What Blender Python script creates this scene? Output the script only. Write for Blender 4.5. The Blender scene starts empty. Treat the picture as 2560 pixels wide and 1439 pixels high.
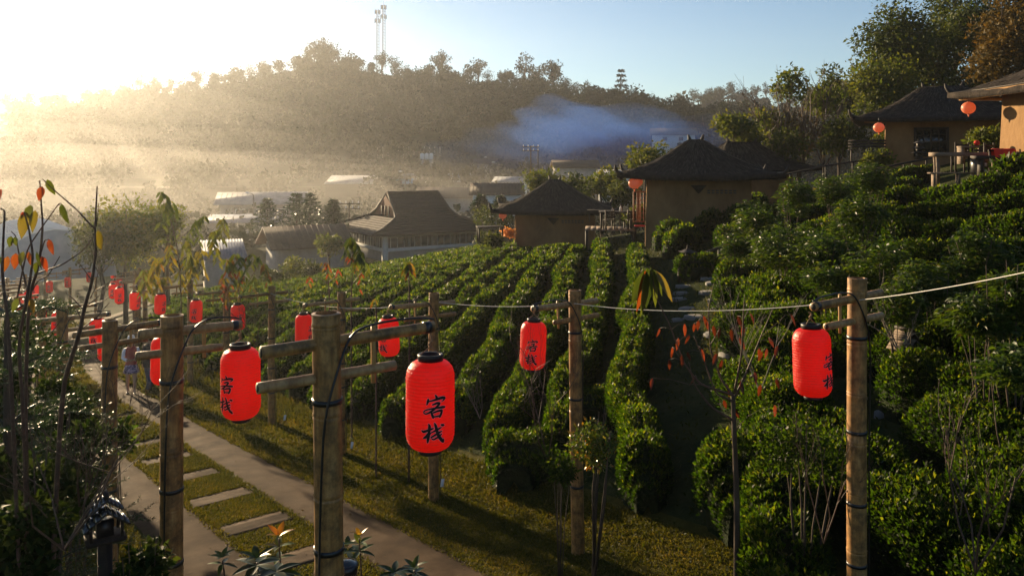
import bpy, bmesh, math, random
import numpy as np
from mathutils import Vector, Matrix

# ------------------------------------------------------------------ camera, sky, sun, exposure
scene = bpy.context.scene
COL = scene.collection
CAM_Z = 5.24
FPX, YH = 2000.0, 400.0          # focal length and eye-level row, in pixels of the 2560 wide picture
cam_data = bpy.data.cameras.new("camera")
cam_data.sensor_width = 36.0
cam_data.lens = 36.0 * FPX / 2560.0
cam_data.shift_y = -(719.5 - YH) / 2560.0
cam_data.clip_start = 0.05
cam_data.clip_end = 4000.0
cam = bpy.data.objects.new("camera", cam_data)
cam.location = (0, 0, CAM_Z)
cam.rotation_euler = (math.radians(90), 0, 0)
COL.objects.link(cam)
scene.camera = cam

SUN_EL, SUN_AZ = 11.0, -37.0      # degrees; azimuth measured clockwise from +Y
world = bpy.data.worlds.new("World")
scene.world = world
world.use_nodes = True
wn = world.node_tree
wn.nodes.clear()
sky = wn.nodes.new("ShaderNodeTexSky")
sky.sky_type = 'NISHITA'
sky.sun_disc = False
sky.sun_elevation = math.radians(SUN_EL)
sky.sun_rotation = math.radians(SUN_AZ)
sky.altitude = 800
sky.air_density = 1.0
sky.dust_density = 0.5
sky.ozone_density = 2.5
bg = wn.nodes.new("ShaderNodeBackground")
bg.inputs['Strength'].default_value = 0.05
wo = wn.nodes.new("ShaderNodeOutputWorld")
wn.links.new(sky.outputs[0], bg.inputs[0])
wn.links.new(bg.outputs[0], wo.inputs[0])

az, el = math.radians(SUN_AZ), math.radians(SUN_EL)
SUN_DIR = Vector((math.sin(az) * math.cos(el), math.cos(az) * math.cos(el), math.sin(el)))
sun_data = bpy.data.lights.new("sun", 'SUN')
sun_data.energy = 5.0
sun_data.angle = math.radians(0.6)
sun_data.color = (1.0, 0.76, 0.46)
sun = bpy.data.objects.new("sun", sun_data)
sun.rotation_euler = SUN_DIR.to_track_quat('Z', 'Y').to_euler()
sun.location = SUN_DIR * 300
COL.objects.link(sun)

vs = scene.view_settings
vs.view_transform = 'Standard'
vs.look = 'None'
vs.exposure = 1.6
vs.gamma = 1.0
vs.use_curve_mapping = False
cy = scene.cycles
cy.max_bounces = 8
cy.diffuse_bounces = 3
cy.glossy_bounces = 2
cy.transmission_bounces = 6
cy.volume_bounces = 1
cy.transparent_max_bounces = 8
cy.use_denoising = True

rng = np.random.default_rng(7)
R = random.Random(11)
rad = math.radians


# ------------------------------------------------------------------ materials
def _mat(name):
    m = bpy.data.materials.new(name)
    m.use_nodes = True
    nt = m.node_tree
    return m, nt, nt.nodes.get('Principled BSDF'), nt.nodes.get('Material Output')


def N(nt, kind, **kw):
    n = nt.nodes.new(kind)
    for k, v in kw.items():
        if k in n.inputs.keys():
            n.inputs[k].default_value = v
        else:
            setattr(n, k, v)
    return n


def ramp(nt, stops):
    r = nt.nodes.new('ShaderNodeValToRGB')
    e = r.color_ramp.elements
    while len(e) < len(stops):
        e.new(0.5)
    for i, (p, c) in enumerate(stops):
        e[i].position = p
        e[i].color = (*c, 1)
    return r


def surface(name, stops, scale=4.0, detail=6, rough=0.8, bump=0.3, bump_scale=30.0, bump_dist=0.01, spec=0.3, coords='Object', stretch=(1, 1, 1), metallic=0.0, coat=0.0):
    m, nt, p, o = _mat(name)
    tc = N(nt, 'ShaderNodeTexCoord')
    mp = N(nt, 'ShaderNodeMapping')
    mp.inputs['Scale'].default_value = stretch
    nt.links.new(tc.outputs[coords], mp.inputs[0])
    nz = N(nt, 'ShaderNodeTexNoise', Scale=scale, Detail=detail, Roughness=0.62)
    nt.links.new(mp.outputs[0], nz.inputs['Vector'])
    r = ramp(nt, stops)
    nt.links.new(nz.outputs[0], r.inputs[0])
    nt.links.new(r.outputs[0], p.inputs['Base Color'])
    p.inputs['Roughness'].default_value = rough
    p.inputs['Specular IOR Level'].default_value = spec
    p.inputs['Metallic'].default_value = metallic
    p.inputs['Coat Weight'].default_value = coat
    if bump:
        n2 = N(nt, 'ShaderNodeTexNoise', Scale=bump_scale, Detail=4)
        nt.links.new(mp.outputs[0], n2.inputs['Vector'])
        b = N(nt, 'ShaderNodeBump', Strength=bump, Distance=bump_dist)
        nt.links.new(n2.outputs[0], b.inputs['Height'])
        nt.links.new(b.outputs[0], p.inputs['Normal'])
    return m


def leaf_mat(name, stops, trans=0.4, rough=0.42, spec=0.4, tcol=(1.5, 1.35, 0.55)):
    """leaf colour runs along 'tint' (one value per leaf); light passes through the blade"""
    m, nt, p, o = _mat(name)
    at_ = N(nt, 'ShaderNodeAttribute', attribute_name='tint')
    r = ramp(nt, stops)
    nt.links.new(at_.outputs['Fac'], r.inputs[0])
    nt.links.new(r.outputs[0], p.inputs['Base Color'])
    p.inputs['Roughness'].default_value = rough
    p.inputs['Specular IOR Level'].default_value = spec
    t = N(nt, 'ShaderNodeBsdfTranslucent')
    mx = N(nt, 'ShaderNodeMix', data_type='RGBA', blend_type='MULTIPLY')
    mx.inputs[0].default_value = 1.0
    mx.inputs[7].default_value = (*tcol, 1)
    nt.links.new(r.outputs[0], mx.inputs[6])
    nt.links.new(mx.outputs[2], t.inputs['Color'])
    ms = N(nt, 'ShaderNodeMixShader')
    ms.inputs[0].default_value = trans
    nt.links.new(p.outputs[0], ms.inputs[1])
    nt.links.new(t.outputs[0], ms.inputs[2])
    nt.links.new(ms.outputs[0], o.inputs['Surface'])
    return m


MAT = {}
# bamboo: streaked along the cane, dark mould spots
def bamboo_mat(name, c0, c1, c2, spots):
    m, nt, p, o = _mat(name)
    tc = N(nt, 'ShaderNodeTexCoord')
    oi = N(nt, 'ShaderNodeObjectInfo')
    ad = N(nt, 'ShaderNodeVectorMath', operation='ADD')
    nt.links.new(tc.outputs['Object'], ad.inputs[0])
    nt.links.new(oi.outputs['Location'], ad.inputs[1])
    mp = N(nt, 'ShaderNodeMapping')
    mp.inputs['Scale'].default_value = (1, 1, 0.16)
    nt.links.new(ad.outputs[0], mp.inputs[0])
    a = N(nt, 'ShaderNodeTexNoise', Scale=34.0, Detail=5, Roughness=0.6)
    nt.links.new(mp.outputs[0], a.inputs['Vector'])
    r = ramp(nt, [(0.3, c0), (0.5, c1), (0.7, c2)])
    nt.links.new(a.outputs[0], r.inputs[0])
    b = N(nt, 'ShaderNodeTexNoise', Scale=9.0, Detail=8, Roughness=0.72)
    nt.links.new(ad.outputs[0], b.inputs['Vector'])
    r2 = ramp(nt, [(0.42, (0, 0, 0)), (0.62, (1, 1, 1))])
    nt.links.new(b.outputs[0], r2.inputs[0])
    mx = N(nt, 'ShaderNodeMix', data_type='RGBA')
    mul = N(nt, 'ShaderNodeMath', operation='MULTIPLY')
    mul.inputs[1].default_value = spots
    nt.links.new(r2.outputs[0], mul.inputs[0])
    nt.links.new(mul.outputs[0], mx.inputs[0])
    nt.links.new(r.outputs[0], mx.inputs[6])
    mx.inputs[7].default_value = (0.035, 0.024, 0.014, 1)
    nt.links.new(mx.outputs[2], p.inputs['Base Color'])
    p.inputs['Roughness'].default_value = 0.5
    p.inputs['Specular IOR Level'].default_value = 0.35
    bp = N(nt, 'ShaderNodeBump', Strength=0.25, Distance=0.004)
    nt.links.new(a.outputs[0], bp.inputs['Height'])
    nt.links.new(bp.outputs[0], p.inputs['Normal'])
    return m

MAT['bamboo'] = bamboo_mat('bamboo', (0.21, 0.095, 0.026), (0.34, 0.17, 0.05), (0.45, 0.25, 0.085), 0.72)
MAT['bamboo_pale'] = bamboo_mat('bamboo_pale', (0.28, 0.14, 0.052), (0.39, 0.22, 0.088), (0.48, 0.3, 0.13), 0.45)
MAT['bamboo_peg'] = bamboo_mat('bamboo_peg', (0.33, 0.17, 0.05), (0.42, 0.23, 0.075), (0.5, 0.3, 0.11), 0.2)
MAT['black_plastic'] = surface('black_plastic', [(0.3, (0.006, 0.006, 0.007)), (0.7, (0.012, 0.012, 0.014))], rough=0.35, bump=0.1, spec=0.5)
MAT['black_cap'] = surface('black_cap', [(0.3, (0.006, 0.005, 0.006)), (0.7, (0.014, 0.012, 0.013))], rough=0.45, bump=0.1)
MAT['ink'] = surface('ink', [(0.3, (0.006, 0.004, 0.004)), (0.7, (0.012, 0.006, 0.006))], rough=0.7, bump=0)
MAT['ink_edge'] = surface('ink_edge', [(0.3, (0.7, 0.25, 0.3)), (0.7, (0.75, 0.3, 0.34))], rough=0.7, bump=0)
MAT['twine'] = surface('twine', [(0.3, (0.16, 0.09, 0.05)), (0.7, (0.3, 0.19, 0.11))], scale=200, rough=0.9, bump=0)
MAT['white_cord'] = surface('white_cord', [(0.3, (0.55, 0.53, 0.48)), (0.7, (0.72, 0.7, 0.64))], scale=80, rough=0.8, bump=0)


def paper_mat(name, col, tcol, glow):
    """oiled paper: fine creases, sunlight passes through, a faint even glow put into the paper itself"""
    m, nt, p, o = _mat(name)
    tc = N(nt, 'ShaderNodeTexCoord')
    nz = N(nt, 'ShaderNodeTexNoise', Scale=38.0, Detail=5, Roughness=0.6)
    nt.links.new(tc.outputs['Object'], nz.inputs['Vector'])
    r = ramp(nt, [(0.3, tuple(c * 0.8 for c in col)), (0.65, col)])
    nt.links.new(nz.outputs[0], r.inputs[0])
    nt.links.new(r.outputs[0], p.inputs['Base Color'])
    p.inputs['Roughness'].default_value = 0.38
    p.inputs['Specular IOR Level'].default_value = 0.4
    bp = N(nt, 'ShaderNodeBump', Strength=0.6, Distance=0.008)
    nt.links.new(nz.outputs[0], bp.inputs['Height'])
    nt.links.new(bp.outputs[0], p.inputs['Normal'])
    t = N(nt, 'ShaderNodeBsdfTranslucent')
    t.inputs['Color'].default_value = (*tcol, 1)
    ms = N(nt, 'ShaderNodeMixShader')
    ms.inputs[0].default_value = 0.55
    nt.links.new(p.outputs[0], ms.inputs[1])
    nt.links.new(t.outputs[0], ms.inputs[2])
    e = N(nt, 'ShaderNodeEmission')
    e.inputs['Color'].default_value = (*tcol, 1)
    e.inputs['Strength'].default_value = glow  # emission added to the paper, keeps the lanterns' shaded sides from going dull
    ads = N(nt, 'ShaderNodeAddShader')
    nt.links.new(ms.outputs[0], ads.inputs[0])
    nt.links.new(e.outputs[0], ads.inputs[1])
    nt.links.new(ads.outputs[0], o.inputs['Surface'])
    return m

MAT['red_paper'] = paper_mat('red_paper', (0.62, 0.026, 0.018), (0.82, 0.03, 0.014), 0.03)
MAT['orange_paper'] = paper_mat('orange_paper', (0.72, 0.33, 0.2), (0.9, 0.34, 0.17), 0.012)

MAT['ground'] = surface('ground', [(0.25, (0.012, 0.016, 0.006)), (0.5, (0.026, 0.034, 0.011)), (0.75, (0.05, 0.048, 0.02))], scale=1.3, detail=10, rough=0.95, bump=0.7, bump_scale=14, bump_dist=0.05, spec=0.02)
MAT['lawn'] = surface('lawn', [(0.3, (0.028, 0.032, 0.006)), (0.5, (0.055, 0.05, 0.010)), (0.72, (0.08, 0.068, 0.016))], scale=3.5, detail=10, rough=0.95, bump=0.8, bump_scale=60, bump_dist=0.03, spec=0.03)
MAT['concrete'] = surface('concrete', [(0.25, (0.024, 0.014, 0.008)), (0.5, (0.052, 0.032, 0.018)), (0.78, (0.09, 0.06, 0.036))], scale=2.2, detail=12, rough=0.9, bump=0.55, bump_scale=85, bump_dist=0.012, spec=0.04)
MAT['slab'] = surface('slab', [(0.25, (0.024, 0.015, 0.009)), (0.5, (0.052, 0.034, 0.021)), (0.78, (0.092, 0.064, 0.042))], scale=3.6, detail=12, rough=0.9, bump=0.6, bump_scale=40, bump_dist=0.015, spec=0.04)
MAT['stone'] = surface('stone', [(0.25, (0.09, 0.085, 0.075)), (0.6, (0.17, 0.16, 0.145)), (0.8, (0.25, 0.235, 0.21))], scale=4, detail=10, rough=0.85, bump=0.6, bump_scale=25, bump_dist=0.02)
MAT['mud_wall'] = surface('mud_wall', [(0.22, (0.11, 0.06, 0.026)), (0.42, (0.19, 0.108, 0.048)), (0.6, (0.23, 0.135, 0.06)), (0.8, (0.28, 0.17, 0.08))], scale=1.6, detail=12, rough=0.92, bump=0.5, bump_scale=7, bump_dist=0.03, spec=0.15, stretch=(1, 1, .55))
MAT['thatch'] = surface('thatch', [(0.25, (0.014, 0.011, 0.009)), (0.5, (0.028, 0.022, 0.018)), (0.75, (0.055, 0.042, 0.033))], scale=5, detail=10, rough=0.95, bump=1.0, bump_scale=22, bump_dist=0.05, spec=0.1, stretch=(1, 1, 0.5))
MAT['straw'] = surface('straw', [(0.3, (0.03, 0.024, 0.019)), (0.55, (0.07, 0.055, 0.043)), (0.8, (0.13, 0.1, 0.078))], scale=6, rough=0.9, bump=0)
MAT['dark_wood'] = surface('dark_wood', [(0.3, (0.012, 0.009, 0.007)), (0.6, (0.03, 0.021, 0.015)), (0.8, (0.05, 0.036, 0.025))], scale=14, rough=0.7, bump=0.4, bump_scale=40, bump_dist=0.006, stretch=(1, 1, 0.2))
MAT['grey_wood'] = surface('grey_wood', [(0.3, (0.09, 0.065, 0.045)), (0.55, (0.17, 0.125, 0.088)), (0.8, (0.27, 0.205, 0.15))], scale=9, rough=0.85, bump=0.5, bump_scale=30, bump_dist=0.01, stretch=(0.25, 1, 1))
MAT['red_wood'] = surface('red_wood', [(0.3, (0.17, 0.05, 0.02)), (0.6, (0.27, 0.085, 0.03)), (0.8, (0.34, 0.12, 0.045))], scale=10, rough=0.6, bump=0.3, stretch=(1, 1, 0.2))
MAT['glass_dark'] = surface('glass_dark', [(0.3, (0.012, 0.014, 0.014)), (0.7, (0.02, 0.022, 0.022))], rough=0.12, bump=0, spec=0.6)
MAT['bark'] = surface('bark', [(0.3, (0.035, 0.025, 0.017)), (0.55, (0.07, 0.05, 0.034)), (0.8, (0.12, 0.09, 0.062))], scale=12, rough=0.9, bump=0.8, bump_scale=30, bump_dist=0.01, stretch=(1, 1, 0.25))
MAT['twig'] = surface('twig', [(0.3, (0.04, 0.022, 0.015)), (0.55, (0.075, 0.042, 0.028)), (0.8, (0.14, 0.09, 0.06))], scale=30, rough=0.6, bump=0.5, bump_scale=60, bump_dist=0.004)
MAT['pale_bark'] = surface('pale_bark', [(0.3, (0.13, 0.1, 0.075)), (0.6, (0.22, 0.18, 0.14)), (0.8, (0.32, 0.27, 0.21))], scale=8, rough=0.85, bump=0.5, stretch=(1, 1, 0.3))
MAT['roof_tile'] = surface('roof_tile', [(0.3, (0.03, 0.018, 0.014)), (0.55, (0.05, 0.03, 0.023)), (0.8, (0.075, 0.048, 0.037))], scale=3, rough=0.75, bump=0.4, bump_scale=10, bump_dist=0.03)
MAT['metal_roof'] = surface('metal_roof', [(0.3, (0.16, 0.17, 0.19)), (0.6, (0.24, 0.25, 0.27)), (0.8, (0.31, 0.32, 0.34))], scale=1.2, rough=0.7, bump=0.1, spec=0.25)
MAT['blue_roof'] = surface('blue_roof', [(0.3, (0.09, 0.11, 0.16)), (0.7, (0.15, 0.18, 0.25))], scale=1.2, rough=0.7, bump=0.1, spec=0.25)
MAT['poly_film'] = surface('poly_film', [(0.3, (0.34, 0.37, 0.42)), (0.7, (0.48, 0.5, 0.54))], scale=2, rough=0.35, bump=0.3, bump_scale=5, bump_dist=0.05, spec=0.5)
MAT['plaster'] = surface('plaster', [(0.3, (0.22, 0.2, 0.18)), (0.7, (0.32, 0.3, 0.27))], scale=2, rough=0.9, bump=0.2)
MAT['white_plaster'] = surface('white_plaster', [(0.3, (0.62, 0.63, 0.62)), (0.7, (0.74, 0.74, 0.72))], scale=2, rough=0.9, bump=0.2)
MAT['blue_plaster'] = surface('blue_plaster', [(0.3, (0.4, 0.54, 0.62)), (0.7, (0.5, 0.64, 0.72))], scale=2, rough=0.9, bump=0.2)
MAT['window_dark'] = surface('window_dark', [(0.3, (0.03, 0.03, 0.03)), (0.7, (0.06, 0.058, 0.055))], rough=0.3, bump=0, spec=0.5)
MAT['steel'] = surface('steel', [(0.3, (0.04, 0.042, 0.045)), (0.7, (0.07, 0.072, 0.075))], rough=0.8, bump=0.1, spec=0.1)
MAT['white_tag'] = surface('white_tag', [(0.3, (0.6, 0.62, 0.66)), (0.7, (0.7, 0.72, 0.75))], rough=0.5, bump=0)
MAT['yellow_tie'] = surface('yellow_tie', [(0.3, (0.6, 0.5, 0.08)), (0.7, (0.7, 0.6, 0.1))], rough=0.5, bump=0)
MAT['red_cloth'] = surface('red_cloth', [(0.3, (0.42, 0.02, 0.015)), (0.7, (0.55, 0.035, 0.025))], scale=12, rough=0.9, bump=0.3)
MAT['forest_floor'] = surface('forest_floor', [(0.3, (0.018, 0.024, 0.008)), (0.5, (0.035, 0.042, 0.013)), (0.75, (0.06, 0.055, 0.022))], scale=0.12, detail=10, rough=0.95, bump=0.8, bump_scale=0.8, bump_dist=0.6, spec=0.1)

G = lambda *c: c
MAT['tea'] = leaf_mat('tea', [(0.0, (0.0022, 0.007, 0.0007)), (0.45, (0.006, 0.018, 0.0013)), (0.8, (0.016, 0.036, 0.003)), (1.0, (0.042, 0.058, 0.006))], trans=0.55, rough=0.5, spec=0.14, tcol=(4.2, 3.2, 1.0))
MAT['tea_core'] = surface('tea_core', [(0.3, (0.006, 0.010, 0.003)), (0.7, (0.016, 0.026, 0.007))], scale=9, rough=0.95, bump=0.8, bump_scale=30, bump_dist=0.05, spec=0.1)
MAT['grass'] = leaf_mat('grass', [(0.0, (0.026, 0.036, 0.005)), (0.45, (0.06, 0.062, 0.009)), (0.8, (0.11, 0.092, 0.016)), (1.0, (0.145, 0.1, 0.028))], trans=0.4, rough=0.6, spec=0.08)
MAT['peach_leaf'] = leaf_mat('peach_leaf', [(0.0, (0.009, 0.026, 0.003)), (0.5, (0.022, 0.048, 0.006)), (0.9, (0.05, 0.078, 0.010)), (1.0, (0.11, 0.1, 0.022))], trans=0.5, spec=0.2)
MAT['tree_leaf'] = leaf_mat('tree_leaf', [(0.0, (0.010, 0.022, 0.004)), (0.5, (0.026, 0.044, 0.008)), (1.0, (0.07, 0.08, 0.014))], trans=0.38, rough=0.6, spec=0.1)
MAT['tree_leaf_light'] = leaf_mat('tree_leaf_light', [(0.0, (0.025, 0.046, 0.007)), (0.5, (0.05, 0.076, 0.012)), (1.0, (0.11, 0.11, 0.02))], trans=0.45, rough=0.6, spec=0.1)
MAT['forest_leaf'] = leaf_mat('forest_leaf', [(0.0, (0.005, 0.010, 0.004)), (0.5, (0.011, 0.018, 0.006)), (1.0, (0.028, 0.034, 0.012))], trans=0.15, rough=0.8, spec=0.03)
MAT['rust_leaf'] = leaf_mat('rust_leaf', [(0.0, (0.03, 0.03, 0.008)), (0.5, (0.06, 0.045, 0.011)), (1.0, (0.12, 0.075, 0.016))], trans=0.35, rough=0.6, spec=0.1, tcol=(1.2, 1.0, 0.5))
MAT['turning_leaf'] = leaf_mat('turning_leaf', [(0.0, (0.02, 0.04, 0.008)), (0.35, (0.06, 0.085, 0.012)), (0.55, (0.105, 0.09, 0.011)), (0.75, (0.125, 0.038, 0.009)), (1.0, (0.14, 0.017, 0.009))], trans=0.5, rough=0.35, tcol=(1.5, 1.2, 0.6))
MAT['red_leaf'] = leaf_mat('red_leaf', [(0.0, (0.025, 0.009, 0.005)), (0.5, (0.06, 0.016, 0.006)), (1.0, (0.13, 0.032, 0.009))], trans=0.5, rough=0.4, tcol=(1.5, 1.0, 0.7))
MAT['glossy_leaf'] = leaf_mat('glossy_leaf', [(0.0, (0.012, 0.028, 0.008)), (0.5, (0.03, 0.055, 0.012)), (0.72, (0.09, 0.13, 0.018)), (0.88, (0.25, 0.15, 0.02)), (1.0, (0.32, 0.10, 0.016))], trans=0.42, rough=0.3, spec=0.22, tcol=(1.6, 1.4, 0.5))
MAT['needle'] = leaf_mat('needle', [(0.0, (0.008, 0.022, 0.008)), (0.6, (0.022, 0.048, 0.014)), (1.0, (0.045, 0.075, 0.02))], trans=0.25, rough=0.4, spec=0.4)
MAT['dark_leaf'] = leaf_mat('dark_leaf', [(0.0, (0.006, 0.014, 0.004)), (0.6, (0.014, 0.03, 0.007)), (1.0, (0.04, 0.055, 0.012))], trans=0.35, rough=0.6, spec=0.05)
MAT['flower'] = leaf_mat('flower', [(0.0, (0.55, 0.18, 0.04)), (1.0, (0.7, 0.3, 0.08))], trans=0.4)


# ------------------------------------------------------------------ mesh helpers
def unit(a):
    return a / np.maximum(np.linalg.norm(a, axis=-1, keepdims=True), 1e-9)


class MB:
    """collects boxes, tubes, lathes, strips and leaves; build() links them as ONE mesh object"""
    def __init__(self):
        self.v, self.f, self.t, self.n = [], [], [], 0

    def add(self, verts, faces, tint=0.5):
        verts = np.asarray(verts, float).reshape(-1, 3)
        faces = np.asarray(faces, int)
        self.v.append(verts)
        self.f.append(faces + self.n)
        self.t.append(np.full(len(faces), tint) if np.isscalar(tint) else np.asarray(tint, float))
        self.n += len(verts)
        return self

    def box(self, c, s, rz=0.0, rx=0.0, ry=0.0, taper=1.0, bev=0.0):
        x, y, z = s[0] / 2, s[1] / 2, s[2] / 2
        if bev > 0:
            b = min(bev, x * .6, y * .6, z * .6)
            rings = [(x - b, y - b, -z), (x, y, -z + b), (x * taper, y * taper, z - b), (x * taper - b, y * taper - b, z)]
        else:
            rings = [(x, y, -z), (x * taper, y * taper, z)]
        vs_ = []
        for (a, b_, h) in rings:
            vs_ += [(-a, -b_, h), (a, -b_, h), (a, b_, h), (-a, b_, h)]
        fs = []
        for k in range(len(rings) - 1):
            o_ = 4 * k
            fs += [(o_ + i, o_ + (i + 1) % 4, o_ + 4 + (i + 1) % 4, o_ + 4 + i) for i in range(4)]
        fs += [(3, 2, 1, 0), tuple(4 * (len(rings) - 1) + i for i in range(4))]
        M_ = Matrix.Rotation(rz, 3, 'Z') @ Matrix.Rotation(ry, 3, 'Y') @ Matrix.Rotation(rx, 3, 'X')
        va = np.array(vs_) @ np.array(M_).T + np.array(c)
        return self.add(va, fs)

    def tube(self, pts, radii, seg=8, cap=True, tint=0.5):
        pts = np.asarray(pts, float)
        n = len(pts)
        radii = np.full(n, radii) if np.isscalar(radii) else np.asarray(radii, float)
        d = np.gradient(pts, axis=0)
        d = unit(d)
        ref = np.array([0, 0, 1.0]) if abs(d[0][2]) < 0.9 else np.array([1.0, 0, 0])
        vs_ = []
        s = unit(np.cross(d[0], ref))
        ang = np.arange(seg) * 2 * np.pi / seg
        for i in range(n):
            s = s - d[i] * np.dot(s, d[i])
            s = unit(s)
            t = np.cross(d[i], s)
            vs_.append(pts[i] + radii[i] * (np.cos(ang)[:, None] * s + np.sin(ang)[:, None] * t))
        vs_ = np.concatenate(vs_)
        fs = []
        for i in range(n - 1):
            for k in range(seg):
                a, b = i * seg + k, i * seg + (k + 1) % seg
                fs.append((a, b, b + seg, a + seg))
        if cap:
            c0, c1 = len(vs_), len(vs_) + 1
            vs_ = np.concatenate([vs_, pts[:1], pts[-1:]])
            for k in range(seg):
                b = (k + 1) % seg
                fs.append((b, k, c0, c0))
                a2 = (n - 1) * seg
                fs.append((a2 + k, a2 + b, c1, c1))
        return self.add(vs_, fs, tint)

    def lathe(self, prof, seg=24, c=(0, 0, 0), wob=None):
        """prof: list of (radius, z)"""
        ang = np.arange(seg) * 2 * np.pi / seg
        vs_ = []
        for (r, z) in prof:
            vs_.append(np.stack([r * np.cos(ang), r * np.sin(ang), np.full(seg, z)], 1))
        vs_ = np.concatenate(vs_) + np.array(c)
        fs = []
        for i in range(len(prof) - 1):
            for k in range(seg):
                a, b = i * seg + k, i * seg + (k + 1) % seg
                fs.append((a, b, b + seg, a + seg))
        return self.add(vs_, fs)

    def leaves(self, P, D, Nn, L, W, tint=None, fold=0.18, droop=0.0):
        n = len(P)
        if n == 0:
            return self
        D = unit(np.asarray(D, float))
        S = unit(np.cross(D, Nn))
        Nn = np.cross(S, D)
        L = np.broadcast_to(np.asarray(L, float), (n,))[:, None]
        W = np.broadcast_to(np.asarray(W, float), (n,))[:, None]
        mid = P + D * L * 0.45 + Nn * W * fold
        tip = P + D * L
        tip[:, 2] -= (droop * L)[:, 0]
        vs_ = np.stack([P, mid + S * W * 0.5, tip, mid - S * W * 0.5], 1).reshape(-1, 3)
        fs = np.arange(4 * n).reshape(n, 4)
        return self.add(vs_, fs, rng.random(n) if tint is None else tint)

    def long_leaves(self, P, D, Nn, L, W, tint=None, droop=0.35):
        """curved blades of two segments that hang at the tip"""
        n = len(P)
        if n == 0:
            return self
        D = unit(np.asarray(D, float))
        S = unit(np.cross(D, Nn))
        L = np.broadcast_to(np.asarray(L, float), (n,))[:, None]
        W = np.broadcast_to(np.asarray(W, float), (n,))[:, None]
        dn = np.array([0, 0, -1.0])
        a = P + D * L * 0.35 + dn * L * droop * 0.10
        b = P + D * L * 0.70 + dn * L * droop * 0.42
        t = P + D * L * 0.95 + dn * L * droop
        vs_ = np.stack([P, a + S * W * .5, a - S * W * .5, b + S * W * .4, b - S * W * .4, t], 1).reshape(-1, 3)
        o_ = (np.arange(n) * 6)[:, None]
        fs = np.concatenate([o_ + np.array([[0, 1, 2, 2]]), o_ + np.array([[1, 3, 4, 2]]), o_ + np.array([[3, 5, 4, 4]])])
        tt = rng.random(n) if tint is None else (np.full(n, tint) if np.isscalar(tint) else tint)
        return self.add(vs_, fs, np.concatenate([tt, tt, tt]))

    def mesh(self, name, mat, smooth=False):
        V = np.concatenate(self.v)
        Fq = np.concatenate([f for f in self.f])
        T_ = np.concatenate(self.t)
        me = bpy.data.meshes.new(name)
        tri = Fq[:, 2] == Fq[:, 3]
        cnt = np.where(tri, 3, 4)
        start = np.concatenate([[0], np.cumsum(cnt)[:-1]])
        keep = np.ones((len(Fq), 4), bool)
        keep[tri, 3] = False
        loops = Fq.reshape(-1)[keep.reshape(-1)]
        me.vertices.add(len(V))
        me.vertices.foreach_set('co', V.astype(np.float32).ravel())
        me.loops.add(len(loops))
        me.loops.foreach_set('vertex_index', loops.astype(np.int32))
        me.polygons.add(len(Fq))
        me.polygons.foreach_set('loop_start', start.astype(np.int32))
        if smooth:
            me.polygons.foreach_set('use_smooth', np.ones(len(Fq), bool))
        at_ = me.attributes.new('tint', 'FLOAT', 'FACE')
        at_.data.foreach_set('value', T_.astype(np.float32))
        me.update(calc_edges=True)
        me.validate()
        if mat:
            me.materials.append(MAT[mat] if isinstance(mat, str) else mat)
        return me

    def build(self, name, mat, parent=None, smooth=False):
        return link(name, self.mesh(name, mat, smooth), parent)


def link(name, me, parent=None):
    o = bpy.data.objects.new(name, me)
    COL.objects.link(o)
    if parent is not None:
        o.parent = parent
    return o


def tag(o, label=None, cat=None, group=None, kind=None):
    if label: o['label'] = label
    if cat: o['category'] = cat
    if group: o['group'] = group
    if kind: o['kind'] = kind
    return o


def thing(name, label, cat, loc=(0, 0, 0), rz=0.0, group=None):
    o = bpy.data.objects.new(name, None)
    o.empty_display_size = 0.2
    COL.objects.link(o)
    o.location = loc
    o.rotation_euler = (0, 0, rz)
    return tag(o, label, cat, group)


def copy_tree(o, parent=None):
    c = o.copy()
    COL.objects.link(c)
    c.parent = parent
    for ch in o.children:
        copy_tree(ch, c)
    return c


def at(px, py, d):
    """world point seen at a picture position at distance d in front of the camera"""
    return np.array([(px - 1280.0) / FPX * d, d, CAM_Z - (py - YH) / FPX * d])


def sstep(a, b, x):
    t = np.clip((np.asarray(x, float) - a) / (b - a), 0, 1)
    return t * t * (3 - 2 * t)


def wavy(x, y, s=1.0, k=0):
    return (np.sin(x * 1.3 * s + 1.7 + k) * np.cos(y * 1.1 * s + .3 + k) + .5 * np.sin(x * 2.9 * s + y * 2.3 * s + 2 * k) + .25 * np.sin(x * 6.1 * s - y * 5.3 * s + k)) / 1.75


# ------------------------------------------------------------------ terrain
# u runs up the tea slope at right angles to the lane, v runs down the lane away from the camera
P0 = (0.835, 10.64)


def uv(x, y):
    dx, dy = x - P0[0], y - P0[1]
    return .8 * dx + .6 * dy, -.6 * dx + .8 * dy


def xy(u, v):
    return P0[0] + .8 * u - .6 * v, P0[1] + .6 * u + .8 * v


def lane(v):
    return 0.0092 * np.maximum(0, np.asarray(v, float) - 21) ** 2


def zp(v):
    v = np.asarray(v, float)
    return np.where(v < 11, -.114 * v, -1.254 - .098 * (np.minimum(v, 60) - 11))


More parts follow.
